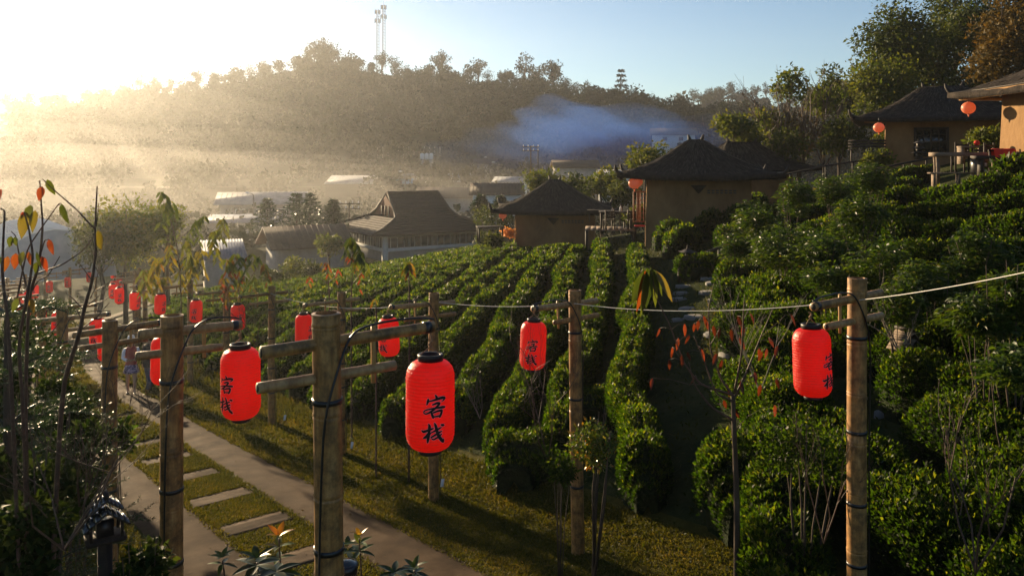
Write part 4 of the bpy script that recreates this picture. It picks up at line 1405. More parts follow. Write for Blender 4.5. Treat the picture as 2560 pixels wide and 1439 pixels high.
# telecom masts on the crest
def mast(px, py_base, py_top, d, w, label, whip):
    b = at(px, py_base, d); H = (py_base - py_top) / FPX * d
    root = thing('telecom_mast', label, 'mast', (b[0], b[1], b[2] - 6))
    H += 6
    mb = MB()
    for k in range(3):
        a = k * 2.094 + .3
        mb.tube([(w * math.cos(a), w * math.sin(a), 0), (w * .85 * math.cos(a), w * .85 * math.sin(a), H)], .09, 5)
    mb.build('legs_frame', 'steel', root)
    br = MB()
    nz = int(H / 1.3)
    for j in range(nz):
        z0, z1 = H * j / nz, H * (j + 1) / nz
        for k in range(3):
            a, c = k * 2.094 + .3, (k + 1) * 2.094 + .3
            br.tube([(w * math.cos(a), w * math.sin(a), z0), (w * math.cos(c), w * math.sin(c), z1)], .045, 4, cap=False)
            br.tube([(w * math.cos(a), w * math.sin(a), z1), (w * math.cos(c), w * math.sin(c), z1)], .045, 4, cap=False)
    br.build('bracing', 'steel', root)
    for (zz, rr) in ((H * .97, 1.1), (H * .82, 1.2)):
        for k in range(6):
            a = k * 1.047
            MB().box((rr * math.cos(a), rr * math.sin(a), zz), (.28, .18, 1.9), rz=a).build('antenna', 'steel', root)
            MB().tube([(w * math.cos(a), w * math.sin(a), zz), (rr * math.cos(a), rr * math.sin(a), zz)], .05, 4).build('bracket', 'steel', root)
    if whip:
        MB().tube([(0, 0, H), (0, 0, H + 3.2)], [.06, .03], 5).build('whip_aerial', 'steel', root)
    return root


mast(944, 140, 26, 350, .75, 'thinner lattice telecom mast with antenna panels', False)
mast(959, 140, 14, 346, .8, 'taller lattice telecom mast with a whip aerial', True)


# ------------------------------------------------------------------ valley buildings
def wall_box(root, w, d, h, mat):
    return MB().box((0, 0, h / 2 - 1.5), (w, d, h + 3)).build('wall', mat, root)


def gable_roof(root, w, d, h, z, over, mat, ribs=0, shed=False):
    a, b = w / 2 + over, d / 2 + over
    t = .12
    if shed:
        V = [(-a, -b, z), (a, -b, z), (a, b, z + h), (-a, b, z + h)]
        F_ = [(0, 1, 2, 3)]
    else:
        V = [(-a, -b, z), (a, -b, z), (a, 0, z + h), (-a, 0, z + h), (a, b, z), (-a, b, z)]
        F_ = [(0, 1, 2, 3), (3, 2, 4, 5)]
    V = np.array(V, float)
    n = len(V)
    V2 = np.concatenate([V, V - [0, 0, t]])
    F2 = F_ + [tuple(q + n for q in reversed(f)) for f in F_]
    loop = [0, 1, 2, 3] if shed else [0, 1, 2, 4, 5, 3]
    for k in range(len(loop)):
        p, q = loop[k], loop[(k + 1) % len(loop)]
        F2.append((p, p + n, q + n, q))
    roof = MB().add(V2, F2).build('roof', mat, root)
    mb = MB()
    if ribs:
        for k in range(ribs + 1):
            x = -a + 2 * a * k / ribs
            if shed:
                mb.tube([(x, -b, z + .02), (x, b, z + h + .02)], .04, 4)
            else:
                mb.tube([(x, -b, z + .02), (x, 0, z + h + .02)], .04, 4)
        mb.build('seam', mat, roof)
    if not shed:
        V = np.array([(-w / 2, -d / 2, z), (-w / 2, d / 2, z), (-w / 2, 0, z + h * .86), (w / 2, -d / 2, z), (w / 2, d / 2, z), (w / 2, 0, z + h * .86)])
        MB().add(V, [(0, 1, 2, 2), (3, 5, 4, 4)]).build('gable', 'plaster', root)
    return roof


def opening(root, x, z, w, h, y, mat='window_dark', name='window'):
    o = MB().box((x, y - .03, z), (w, .08, h)).build(name, mat, root)
    for (dx, dz, sx_, sz_) in ((0, h / 2, w + .16, .1), (0, -h / 2, w + .16, .1), (-w / 2, 0, .1, h), (w / 2, 0, .1, h)):
        MB().box((x + dx, y - .07, z + dz), (sx_, .06, sz_)).build('frame', 'white_plaster', o)
    return o


def house(px, py_base, d, w, dep, wh, rh, rz, wall, roofm, label, shed=False, ribs=0, win=(), door=None, over=.5, name='house'):
    b = at(px, py_base, d)
    root = thing(name, label, 'house', (b[0], b[1] + dep / 2, b[2]), rz)
    wall_box(root, w, dep, wh, wall)
    gable_roof(root, w, dep, rh, wh, over, roofm, ribs, shed)
    for (x, z, ww, hh) in win:
        opening(root, x, z, ww, hh, -dep / 2)
    if door:
        opening(root, door, 1.0, .9, 2.0, -dep / 2, 'dark_wood', 'door')
    return root


# the big hall: hipped skirt with a gablet and ridge, tile courses
def hall():
    b = at(1000, 640, 84)
    root = thing('tiled_hall', 'large hall with a sweeping brown tiled hip and gable roof below the tea slope', 'hall', (b[0] + .6, 90.0, b[2]), rad(33))
    root.location.z -= .9
    wx, wy, ez = 11.0, 9.5, 3.4
    MB().box((0, 0, ez / 2 - 1.5), (wx, wy, ez + 3.2)).build('wall', 'plaster', root)
    # window band
    for (s_, L, rz) in ((-1, wx, 0), (-1, wy, 90)):
        m = 4
        for k in range(m):
            xx = -L / 2 + L * (k + .5) / m
            if rz == 0:
                p, rot = (xx, -wy / 2 - .03, 2.35), 0
            else:
                p, rot = (-wx / 2 - .03, xx, 2.35), rad(90)
            o = MB().box((0, 0, 0), (L / m * .86, .08, 1.0)).build('window', 'window_dark', root)
            o.location = p; o.rotation_euler = (0, 0, rot)
            for q in (-.33, 0, .33):
                MB().box((q * L / m * .86, 0, 0), (.06, .14, 1.0)).build('mullion', 'white_plaster', o)
        if rz == 0:
            MB().box((0, -wy / 2 - .12, 1.62), (L + .3, .22, .35)).build('sill_band', 'white_plaster', root)
            MB().box((0, -wy / 2 - .10, 3.05), (L + .3, .18, .22)).build('sill_band', 'white_plaster', root)
        else:
            MB().box((-wx / 2 - .12, 0, 1.62), (.22, L + .3, .35)).build('sill_band', 'white_plaster', root)
            MB().box((-wx / 2 - .10, 0, 3.05), (.18, L + .3, .22)).build('sill_band', 'white_plaster', root)
    for (x, y) in ((-wx / 2, -wy / 2), (wx / 2, -wy / 2), (-wx / 2, wy / 2)):
        MB().box((x, y, ez / 2), (.5, .5, ez)).build('pillar', 'white_plaster', root)
    ax, ay = wx / 2 + 2.4, wy / 2 + 2.4
    rl = 3.1                    # half ridge
    prof = [(0, 0), (.18, .34), (.36, .82), (.52, 1.35), (.66, 2.0), (.82, 2.9), (1.0, 3.9)]
    V, rings = [], []
    for (t, zz) in prof:
        hy = ay * (1 - t)
        hx = ax - (ax - rl - .35) * min(t / .55, 1) if t < .55 else rl + .35 - .35 * (t - .55) / .45
        rings.append([(-hx, -hy, ez + zz), (hx, -hy, ez + zz), (hx, hy, ez + zz), (-hx, hy, ez + zz)])
    mb = MB()
    for r in range(len(rings) - 1):
        A, B = rings[r], rings[r + 1]
        for k in range(4):
            if k in (1, 3) and prof[r][0] > .5:
                continue
            mb.add([A[k], A[(k + 1) % 4], B[(k + 1) % 4], B[k]], [(0, 1, 2, 3)])
    roof = mb.build('roof', 'roof_tile', root)
    for s_ in (-1, 1):
        hx = rl + .2
        MB().add([(s_ * hx, -ay * .46, ez + 1.45), (s_ * hx, ay * .46, ez + 1.45), (s_ * hx, 0, ez + 3.7)], [(0, 1, 2, 2)] if s_ > 0 else [(1, 0, 2, 2)]).build('gablet', 'red_wood', roof)
        for q in (-.9, 0, .9):
            MB().box((s_ * (hx + .06), q, ez + 2.0), (.1, .14, 1.1)).build('gablet_post', 'dark_wood', roof)
    # tile courses
    tl = MB()
    for r in range(len(rings) - 1):
        A, B = np.array(rings[r]), np.array(rings[r + 1])
        for s in np.linspace(0, 1, 4)[:-1]:
            Q = A + (B - A) * s
            for k in range(4):
                if k in (1, 3) and prof[r][0] > .5: continue
                p, q = Q[k] + [0, 0, .05], Q[(k + 1) % 4] + [0, 0, .05]
                tl.tube([p, q], .055, 4, cap=False)
    tl.build('tile_course', 'roof_tile', roof)
    for (p, q) in (((-rl, 0, ez + 3.95), (rl, 0, ez + 3.95)),):
        MB().tube([p, q], .20, 6).build('ridge_tile', 'roof_tile', roof)
    for k in range(4):
        pts = [np.array(rings[r][k]) + [0, 0, .1] for r in range(len(rings))]
        MB().tube(pts, .14, 5).build('hip_tile', 'roof_tile', roof)
    MB().box((0, 0, ez - .08), (2 * ax - .3, 2 * ay - .3, .1)).build('soffit', 'dark_wood', root)
    return root


hall()
house(745, 668, 78, 6.5, 5.0, 2.0, 1.9, rad(30), 'plaster', 'roof_tile', 'low outbuilding with a brown tiled roof beside the big hall', over=.9, ribs=14)
house(640, 560, 118, 11.5, 7.0, 3.0, 1.6, rad(12), 'plaster', 'metal_roof', 'long house under a pale metal roof behind the tall araucarias', ribs=18, win=((-3, 1.7, 1.2, 1), (0, 1.7, 1.2, 1), (3, 1.7, 1.2, 1)), over=.8)
house(600, 592, 108, 9.0, 4.0, 2.0, .8, rad(12), 'plaster', 'blue_roof', 'low lean-to with a bluish metal roof in front of the long house', shed=True, ribs=12, over=.4)
house(872, 488, 150, 8.6, 6.0, 2.2, 1.4, 0, 'dark_wood', 'metal_roof', 'open shed with a flat pale sheet roof at the foot of the hill', shed=True, ribs=14, over=.3)
house(950, 484, 156, 3.0, 4.0, 2.2, 1.0, 0, 'plaster', 'roof_tile', 'small grey house joined to the open shed', over=.3)
house(1011, 474, 165, 3.3, 3.6, 2.3, 1.0, rad(-30), 'blue_plaster', 'metal_roof', 'pale blue hut with a dark square window', win=((.1, 1.5, .8, .9),), over=.4)
house(1085, 474, 168, 5.5, 4.0, 1.9, 1.0, rad(4), 'plaster', 'roof_tile', 'hazy grey house beside the pale blue hut', win=((-1.5, 1.2, .8, .8), (1, 1.2, .8, .8)), over=.4)
house(1150, 472, 170, 4.6, 4.0, 2.4, .9, rad(-4), 'white_plaster', 'blue_roof', 'hazy white house with a small chimney box', win=((1.2, 1.3, .9, .9),), over=.4)
house(1120, 512, 130, 9.5, 5.0, 1.2, 1.6, rad(-6), 'plaster', 'roof_tile', 'long grey roof half hidden behind the hall', over=.6, ribs=16)
house(1243, 512, 112, 6.6, 5.0, 1.5, 1.5, rad(-3), 'white_plaster', 'roof_tile', 'house with a pale tiled roof and white wall beyond the lower hut', over=.5, ribs=16)
house(1280, 472, 140, 5.5, 4.0, 1.2, .9, rad(-14), 'white_plaster', 'metal_roof', 'house with patched white sheet roof beyond the lower hut', over=.4, ribs=8)
house(1440, 440, 150, 8.0, 5.0, 1.6, 1.4, rad(5), 'plaster', 'roof_tile', 'dim house roof in the blue smoke behind the garden trees', over=.5)
house(1540, 458, 110, 4.2, 4.0, 1.2, .6, rad(-5), 'white_plaster', 'metal_roof', 'pale metal roof behind the trees between the huts', shed=True, over=.3, ribs=6)
house(1690, 362, 175, 9.0, 6.0, 2.2, 1.6, rad(-8), 'white_plaster', 'roof_tile', 'reddish roofed house above the smoke', win=((-2, 1.3, 1.0, .9), (1.5, 1.3, 1.0, .9)), over=.6)
house(397, 452, 230, 10.5, 6.0, 3.2, .6, rad(3), 'white_plaster', 'metal_roof', 'faint white block with many windows in the bright mist', win=tuple((x, 1.7, .9, 1.3) for x in (-4.2, -2.8, -1.2, .2, 1.6, 3.2, 4.4)), over=.2)
house(535, 700, 66, 3.0, 4.4, 1.8, 1.1, rad(24), 'plaster', 'blue_roof', 'small shed with a ribbed blue roof beside the misty tree', shed=True, ribs=14, over=.2)
house(1215, 425, 185, 5.5, 4.0, 1.5, 1.1, rad(-20), 'plaster', 'roof_tile', 'faint house with a lamp above it at the edge of the smoke', over=.4)

# greenhouse with a curved film roof
gp = at(60, 690, 50)
gr = thing('polytunnel', 'arched greenhouse with a pale ribbed film roof in the mist', 'greenhouse', (gp[0] - .8, 53.0, gp[2]), rad(38))
pr_ = [(-3.4, 0.0), (-3.2, 1.2), (-2.4, 2.2), (-1.2, 2.85), (0, 3.05), (1.2, 2.85), (2.4, 2.2), (3.2, 1.2), (3.4, 0)]
mb = MB()
for k in range(len(pr_) - 1):
    for y in np.arange(-6, 6, 1.0):
        sgz = .05 * math.sin(y * 2)
        mb.add([(pr_[k][0], y, pr_[k][1]), (pr_[k + 1][0], y, pr_[k + 1][1]), (pr_[k + 1][0], y + 1.0, pr_[k + 1][1]), (pr_[k][0], y + 1.0, pr_[k][1])], [(0, 1, 2, 3)])
mb.build('film', 'poly_film', gr, True)
for y in np.arange(-6, 6.5, 1.0):
    MB().tube([(a * 1.006, y, b * 1.006 + .02) for a, b in pr_], .045, 6).build('hoop', 'white_plaster', gr)
MB().add([(a, -6.02, b) for a, b in pr_], [(k, k + 1, 8, 8) for k in range(0, 7)]).build('end_wall', 'poly_film', gr)

# water tanks on the hill foot
for k in range(3):
    p = at(1055 + 11.5 * k, 398, 190)
    root = thing('water_tank', f'pale cylindrical water tank on the hill foot, {ordn[k]} of three counted away from the sun', 'tank', tuple(p), 0, 'three water tanks')
    prof_ = [(.01, 0), (.47, 0), (.5, .05), (.5, .45), (.485, .5), (.5, .55), (.5, 1.15), (.42, 1.3), (.15, 1.38), (.15, 1.45), (.01, 1.45)]
    MB().lathe(prof_, 16).build('barrel', 'white_plaster', root, True)
    MB().box((0, 0, -1.0), (.9, .9, 2.0)).build('stand', 'plaster', root)

# lamp posts and a power pole
def pole(px, py_b, py_t, d, label, lamp=True, arms=False):
    b, t = at(px, py_b, d), at(px, py_t, d)
    H = t[2] - b[2]
    root = thing('lamp_post' if lamp else 'power_pole', label, 'pole', tuple(b))
    MB().tube([(0, 0, -1), (0, 0, H)], [.11, .08], 8).build('shaft', 'steel' if lamp else 'bark', root, True)
    if lamp:
        MB().tube([(0, 0, H), (-.3, 0, H + .25), (-.8, 0, H + .3)], .05, 6).build('arm', 'steel', root)
        MB().lathe([(.01, .16), (.22, .12), (.42, 0), (.01, -.05)], 12, (-.9, 0, H + .3)).build('lamp_head', 'white_plaster', root, True)
    if arms:
        for zz in (H - .2, H - .8):
            MB().box((0, 0, zz), (2.6, .12, .12)).build('crossarm', 'bark', root)
            for x in (-1.1, -.4, .4, 1.1):
                MB().lathe([(.01, .28), (.07, .22), (.05, .14), (.08, .06), (.05, 0)], 8, (x, 0, zz + .06)).build('insulator', 'white_plaster', root, True)
    return root


pole(1327, 450, 364, 120, 'timber power pole with double crossarms in the blue smoke', False, True)
pole(1013, 470, 433, 150, 'lamp post over the pale blue hut')
pole(634, 520, 488, 110, 'lamp post over the long metal roofed house')
pole(1345, 440, 372, 125, 'lamp post beside the timber power pole')
pole(1224, 420, 397, 180, 'lamp post at the edge of the smoke')
pole(1246, 470, 410, 150, 'plain lamp post behind the patched white roof')
pole(873, 560, 505, 95, 'short power pole left of the hall ridge', False, True)
pole(34, 620, 545, 70, 'dark post rising behind the greenhouse', False, False)
# fence posts on the hill foot
for k in range(16):
    p = at(905 + 13 * k, 376, 200)
    tag(MB().tube([p + [0, 0, -2], p + [0, 0, .9]], .09, 5).build('fence_post', 'plaster'), f'pale fence post above the water tanks, {ordn[k]} of the line counted away from the sun', 'post', 'fence posts above the tanks')


# ------------------------------------------------------------------ terrace furniture, rails, lamps
def slat_chair(loc, rz, label, mat='dark_wood', s_=1.0):
    root = thing('wooden_chair', label, 'chair', tuple(loc), rz)
    root.scale = (s_,) * 3
    for (x, y, h) in ((-.22, -.2, .44), (.22, -.2, .44), (-.22, .2, .95), (.22, .2, .95)):
        MB().box((x, y, h / 2 - .1), (.05, .05, h + .2)).build('leg', mat, root)
    for k in range(4):
        MB().box((0, -.18 + .12 * k, .45), (.48, .10, .03)).build('seat_slat', mat, root)
    for k in range(3):
        MB().box((0, .2, .58 + .13 * k), (.46, .03, .09)).build('back_slat', mat, root)
    return root


def plank_table(loc, rz, w, d, h, label, mat='dark_wood', n=4):
    root = thing('wooden_table', label, 'table', tuple(loc), rz)
    for k in range(n):
        MB().box((0, -d / 2 + d * (k + .5) / n, h - .03), (w, d / n * .94, .06), bev=.008).build('plank', mat, root)
    for (x, y) in ((-1, -1), (1, -1), (1, 1), (-1, 1)):
        MB().tube([(x * w * .43, y * d * .4, -.3), (x * w * .43, y * d * .4, h - .06)], .05, 8).build('leg', mat, root)
    return root


def bench(loc, rz, w, d, h, label, mat='dark_wood'):
    root = thing('wooden_bench', label, 'bench', tuple(loc), rz)
    for k in range(3):
        MB().box((0, -d / 2 + d * (k + .5) / 3, h - .02), (w, d / 3 * .92, .045)).build('plank', mat, root)
    for x in (-.42, 0, .42):
        MB().box((x * w, 0, h / 2 - .12), (.06, d * .8, h + .16)).build('leg', mat, root)
    return root


def bottle(p, r, h, label, mat):
    root = thing('bottle', label, 'bottle', tuple(p))
    MB().lathe([(.001, 0), (r, 0), (r, h * .58), (r * .9, h * .66), (r * .36, h * .78), (r * .34, h * .93)], 14).build('body', mat, root, True)
    MB().lathe([(r * .4, h * .93), (r * .4, h), (.001, h)], 12).build('cap', 'red_wood', root)
    return root


# terrace between the two huts
dk = at(1528, 572, 39.5)
deck = thing('wooden_deck', 'small plank deck between the two thatched huts', 'deck', tuple(dk), rad(-6))
for k in range(9):
    MB().box((-1.15 + .27 * k, .2, .0), (.25, 2.2, .05)).build('plank', 'grey_wood', deck)
for (x, y) in ((-1.2, -.8), (1.1, -.8), (-1.2, 1.2), (1.1, 1.2)):
    MB().tube([(x, y, -1.2), (x, y, .0)], .07, 8).build('post', 'dark_wood', deck)
plank_table(at(1540, 568, 39.8), rad(-6), 1.7, .9, .80, 'dark plank table with bottles on the deck between the huts')
slat_chair(at(1522, 572, 39.2), rad(190), 'dark slatted chair at the deck table with its back outward', s_=1.0)
slat_chair(at(1575, 572, 39.3), rad(200), 'dark slatted chair at the deck table nearer the red shutters')
bench(at(1500, 545, 41.0), rad(-6), 1.3, .4, .42, 'dark bench under the eave of the lower hut')
tp = at(1540, 568, 39.8)
bottle((tp[0] + .22, 39.7, tp[2] + .80), .06, .30, 'pale squat bottle on the deck table', 'white_plaster')
bottle((tp[0] - .18, 39.7, tp[2] + .80), .05, .18, 'small cup-like jar on the deck table', 'plaster')
MB_ = at(1608, 566, 37.5)
tag(MB().box(tuple(MB_ + np.array([0, 0, .03])), (.8, .5, .05), bev=.015).build('door_mat', 'red_cloth'), 'red mat at the lit corner of the larger hut', 'mat')
plank_table(at(1225, 592, 44.5), rad(10), 1.5, .8, .6, 'low dark bench table beside the orange flowers by the lower hut')
# terrace of the sunlit cottage
bt = P3(*at(2405, 430, 28.0)[:2])
zt = at(2405, 438, 28.0)[2]
tb = thing('rustic_table', 'rough slab table with log legs on the terrace below the cottage window', 'table', (at(2405, 438, 28.0)[0], 28.0, zt), rad(-8))
slab = MB()
ring = [(-1.02, -.36), (-.5, -.42), (.1, -.36), (.6, -.42), (1.02, -.34), (1.0, .33), (.4, .38), (-.2, .32), (-.7, .40), (-1.0, .3)]
V = [(x, y, .66) for x, y in ring] + [(x, y, .80) for x, y in ring] + [(0, 0, .805), (0, 0, .655)]
slab.add(V, [(k, (k + 1) % 10, 10 + (k + 1) % 10, 10 + k) for k in range(10)] + [(10 + k, 10 + (k + 1) % 10, 20, 20) for k in range(10)] + [((k + 1) % 10, k, 21, 21) for k in range(10)])
slab.build('slab_top', 'grey_wood', tb)
for (x, y) in ((-.88, -.2), (.25, -.2), (.95, -.15), (-.8, .25), (.8, .25)):
    MB().tube([(x, y, -.5), (x + .02, y, .2), (x, y, .68)], [.075, .065, .07], 8).build('log_leg', 'grey_wood', tb, True)
bench((at(2395, 443, 27.4)[0], 27.4, at(2395, 443, 27.4)[2] - .12), rad(-6), 1.9, .3, .28, 'low grey plank bench in front of the slab table', 'grey_wood')
slat_chair(at(2400, 420, 29.6), rad(170), 'dark slat-backed chair behind the slab table')
slat_chair(at(2460, 425, 28.0), rad(200), 'black slatted chair beside the red cloth')
slat_chair(at(2448, 425, 29.0), rad(150), 'black slatted chair partly behind another beside the pale stool')
st_ = at(2428, 395, 29.0)
sr = thing('wooden_stool', 'small pale stool standing on the terrace furniture', 'stool', (st_[0], 29.0, st_[2] - .02))
MB().box((0, 0, .42), (.85, .4, .06), bev=.01).build('seat', 'grey_wood', sr)
for x in (-.38, .38):
    MB().box((x, 0, .1), (.08, .36, .6)).build('leg', 'grey_wood', sr)
lb = thing('long_bench', 'long black bench along the terrace in front of the sunlit wall', 'bench', tuple(at(2530, 425, 26.8)), rad(2))
MB().box((0, 0, .42), (2.6, .42, .12)).build('seat', 'dark_wood', lb)
for x in (-1.1, -.4, .4, 1.1):
    MB().box((x, 0, .05), (.1, .36, .7)).build('leg', 'dark_wood', lb)
cl = at(2507, 392, 26.75)
cm = MB()
nx, ny = 14, 10
V = []
for i in range(nx):
    for j in range(ny):
        x = -.38 + .76 * i / (nx - 1)
        t = j / (ny - 1)
        y = -.26 + .52 * t
        z = .0 if .28 < t < .72 else -.30 * ((abs(t - .5) - .22) / .28)
        V.append((x, y * .8 + .02 * math.sin(x * 22), z + .012 * math.sin(x * 17 + j)))
cm.add(V, [(i * ny + j, (i + 1) * ny + j, (i + 1) * ny + j + 1, i * ny + j + 1) for i in range(nx - 1) for j in range(ny - 1)])
co = cm.build('red_cloth', 'red_cloth', None, True)
co.location = (cl[0], cl[1], at(2507, 372, 26.75)[2])
tag(co, 'red cloth draped over the bench back in front of the sunlit wall', 'cloth')
br_ = thing('bench_back', 'dark rail behind the long bench that carries the red cloth', 'rail', (cl[0], 26.8, at(2507, 372, 26.8)[2] - .04))
MB().box((0, 0, -.02), (.9, .05, .06)).build('rail', 'dark_wood', br_)
for x in (-.4, .4):
    MB().box((x, 0, -.35), (.06, .05, .7)).build('post', 'dark_wood', br_)
rb = at(2442, 358, 29.2)
tag(MB().lathe([(.001, -.09), (.06, -.085), (.10, -.03), (.105, .02), (.07, .08), (.02, .10), (.001, .10)], 14, tuple(rb)).build('red_pot', 'red_cloth', None, True), 'small round red pot on the chair back by the pale stool', 'pot')
jar = at(2450, 432, 27.6)
jr = thing('black_bin', 'black cylindrical bin with pale bands under the terrace table edge', 'bin', tuple(jar))
MB().lathe([(.001, -.3), (.28, -.3), (.3, .55), (.27, .58), (.001, .58)], 18).build('drum', 'black_plastic', jr, True)
for z in (.05, .28):
    MB().box((-.02, -.30, z), (.16, .03, .12)).build('band', 'white_tag', jr)
bn = bench(at(2168, 398, 39.0), rad(-20), 1.7, .5, .5, 'dark slatted bench beside the cottage corner')
for k in range(3):
    MB().box((0, .25, .62 + .14 * k), (1.7, .04, .10)).build('back_slat', 'dark_wood', bn)


def rail(pts, r, label, posts, h):
    pts = [np.array(p) for p in pts]
    o = pts[0]
    root = thing('handrail', label, 'handrail', tuple(o))
    MB().tube([p - o for p in pts], r, 8).build('rail', 'dark_wood', root, True)
    for f in posts:
        i = min(int(f * (len(pts) - 1)), len(pts) - 2)
        g = f * (len(pts) - 1) - i
        p = pts[i] + (pts[i + 1] - pts[i]) * g
        MB().tube([p - o, p - o - [0, 0, h]], r * .9, 7).build('baluster', 'dark_wood', root)
    return root


rx, ry = hit(1702, 705)
d0 = ry
rail([at(1697, 706, d0), at(1699, 672, d0), at(1704, 660, d0 + .3), at(1765, 632, d0 + 1.2), at(1845, 600, d0 + 2.6), at(1920, 568, d0 + 4)], .055, 'black handrail climbing beside the stone steps', [.42, .55, .68, .8, .92, 1.0], .95)
rail([at(1725, 668, d0 + .3), at(1775, 650, d0 + 1.2), at(1850, 622, d0 + 2.4)], .04, 'lower black rail of the stone steps balustrade', [0, .3, .6, 1.0], .6)
rail([at(1940, 442, 38), at(2060, 415, 38), at(2150, 402, 38), at(2225, 384, 38)], .045, 'thin dark handrail rising over the hedges to the cottage corner', [.1, .35, .6, .85], .7)
rail([at(2180, 425, 35), at(2260, 408, 35), at(2330, 395, 35)], .045, 'thin dark handrail among hedges below the dark window', [.1, .5, .9], .6)


def pagoda(loc, rz, s_, label, tiers=3, post=0.0):
    root = thing('pagoda_lamp', label, 'garden lamp', tuple(loc), rz)
    root.scale = (s_,) * 3
    if post: MB().box((0, 0, -post / 2), (.34, .34, post)).build('post', 'dark_wood', root)
    MB().box((0, 0, .12), (.5, .5, .24), taper=.75).build('foot', 'dark_wood', root)
    z = .24
    for k in range(tiers):
        w = .42 - .07 * k
        MB().box((0, 0, z + .14), (w, w, .28)).build('storey', 'dark_wood', root)
        for sx_ in (-1, 1):
            MB().box((sx_ * w * .5, 0, z + .14), (.01, w * .5, .16)).build('opening', 'plaster', root)
        z += .26
        e = .52 - .08 * k
        ring = []
        for (a, zz) in ((e, .0), (e * .62, .09), (e * .3, .2)):
            ring.append([(-a, -a, z + zz + (.06 if zz == 0 else 0)), (0, -a * .96, z + zz), (a, -a, z + zz + (.06 if zz == 0 else 0)), (a * .96, 0, z + zz), (a, a, z + zz + (.06 if zz == 0 else 0)), (0, a * .96, z + zz), (-a, a, z + zz + (.06 if zz == 0 else 0)), (-a * .96, 0, z + zz)])
        V = np.array(ring).reshape(-1, 3)
        F_ = [(r * 8 + a, r * 8 + (a + 1) % 8, (r + 1) * 8 + (a + 1) % 8, (r + 1) * 8 + a) for r in range(2) for a in range(8)] + [(16 + a, 16 + (a + 1) % 8, 16 + (a + 4) % 8, 16 + (a + 4) % 8) for a in range(8)]
        MB().add(V, F_).build('tier_roof', 'dark_wood', root)
        z += .17
    MB().lathe([(.06, z), (.09, z + .06), (.04, z + .14), (.05, z + .2), (.001, z + .34)], 10).build('finial', 'dark_wood', root, True)
    return root


pagoda(at(1719, 668, d0 + .2), .4, .52, 'small black two-tiered pagoda lamp beside the stone steps', 2)
pagoda(at(2297, 398, 37.5), .2, .55, 'black tiered pagoda lamp in front of the cottage window', 3)


def box_lamp(loc, rz, s_, label, h, shiny=False):
    """post with a little slatted gable roof in two tiers over an open lantern box"""
    root = thing('lantern_post', label, 'garden lamp', tuple(loc), rz)
    root.scale = (s_,) * 3
    mat = 'dark_wood'
    MB().tube([(0, 0, -.4), (.02, 0, h * .5), (0, 0, h)], [.13, .12, .12], 10).build('post', mat, root, True)
    MB().box((0, 0, h + .03), (.62, .52, .06)).build('tray', mat, root)
    for (x, y) in ((-1, -1), (1, -1), (1, 1), (-1, 1)):
        MB().box((x * .24, y * .2, h + .22), (.05, .05, .34)).build('corner_post', mat, root)
    MB().box((0, 0, h + .2), (.26, .22, .26)).build('light_box', 'black_plastic', root)
    for tier, (z, w, dep) in enumerate(((h + .40, .42, .60), (h + .62, .30, .50))):
        for s2 in (-1, 1):
            rf = MB().box((0, 0, 0), (w * 1.05, dep, .02)).build('roof_board', mat, root)
            rf.location = (s2 * w * .42, 0, z); rf.rotation_euler = (0, s2 * rad(38), 0)
            for k in range(4):
                MB().box((-w * .42 + w * .28 * k, 0, .02), (w * .24, dep * 1.03, .018), ry=rad(4)).build('slat', 'shiny_slat' if shiny else 'grey_wood', rf)
    MB().box((0, 0, h + .80), (.07, .54, .07)).build('ridge', mat, root)
    return root


MAT['shiny_slat'] = surface('shiny_slat', [(0.3, (0.03, 0.028, 0.026)), (0.7, (0.06, 0.055, 0.05))], scale=20, rough=0.16, bump=0.15, bump_scale=60, bump_dist=0.003, spec=0.9, coat=0.6)
bl = at(2262, 990, 1.0)
bx_, by_ = hit(2262, 992)
box_lamp(P3(bx_, by_), rad(35), 175 / FPX * by_ / 1.87, 'dark wooden lantern post with slatted tiered roof among tea hedges', 1.02)
lp = at(262, 1400, 5.8)
box_lamp((lp[0], lp[1], float(T(lp[0], lp[1]))), rad(35), .42, 'lantern post with sun-glinting slatted roof deep in the dark undergrowth', (at(262, 1345, 5.8)[2] - float(T(lp[0], lp[1]))) / .42, True)
fl = at(862, 1420, 5.3)
fr_ = thing('flood_lamp', 'black flood lamp with wet glass strapped behind the thick mottled post', 'lamp', tuple(fl), .3)
MB().lathe([(.001, -.20), (.065, -.19), (.085, 0), (.088, .03), (.075, .035)], 18).build('housing', 'black_plastic', fr_, True)
MB().lathe([(.075, .033), (.04, .05), (.001, .055)], 18).build('glass', 'glass_dark', fr_, True)
MB().box((-.09, -.02, -.08), (.06, .04, .05)).build('bracket', 'black_plastic', fr_)


# ------------------------------------------------------------------ plants
def big_leaf(P, D, Nn, L, W, tint, mat, parent, curl=.35, fold=.35, name='leaf'):
    """one broad leaf: midrib fold, pointed tip, hanging curve"""
    P, D, Nn = np.asarray(P, float), unit(np.asarray(D, float)), np.asarray(Nn, float)
    S = unit(np.cross(D, Nn)); Nn = np.cross(S, D)
    ts = np.linspace(0, 1, 7)
    rows_ = []
    for t in ts:
        w = W * .5 * (math.sin(math.pi * min(1, t ** .75)) ** .9 if 0 < t < 1 else 0.0)
        c_ = P + D * L * t + np.array([0, 0, -1]) * L * curl * t * t
        rows_.append([c_ + S * w + Nn * w * fold, c_, c_ - S * w + Nn * w * fold])
    V = np.array(rows_).reshape(-1, 3)
    F_ = []
    for k in range(6):
        a = 3 * k
        F_ += [(a, a + 1, a + 4, a + 3), (a + 1, a + 2, a + 5, a + 4)]
    return MB().add(V, F_, tint).build(name, mat, parent, True)


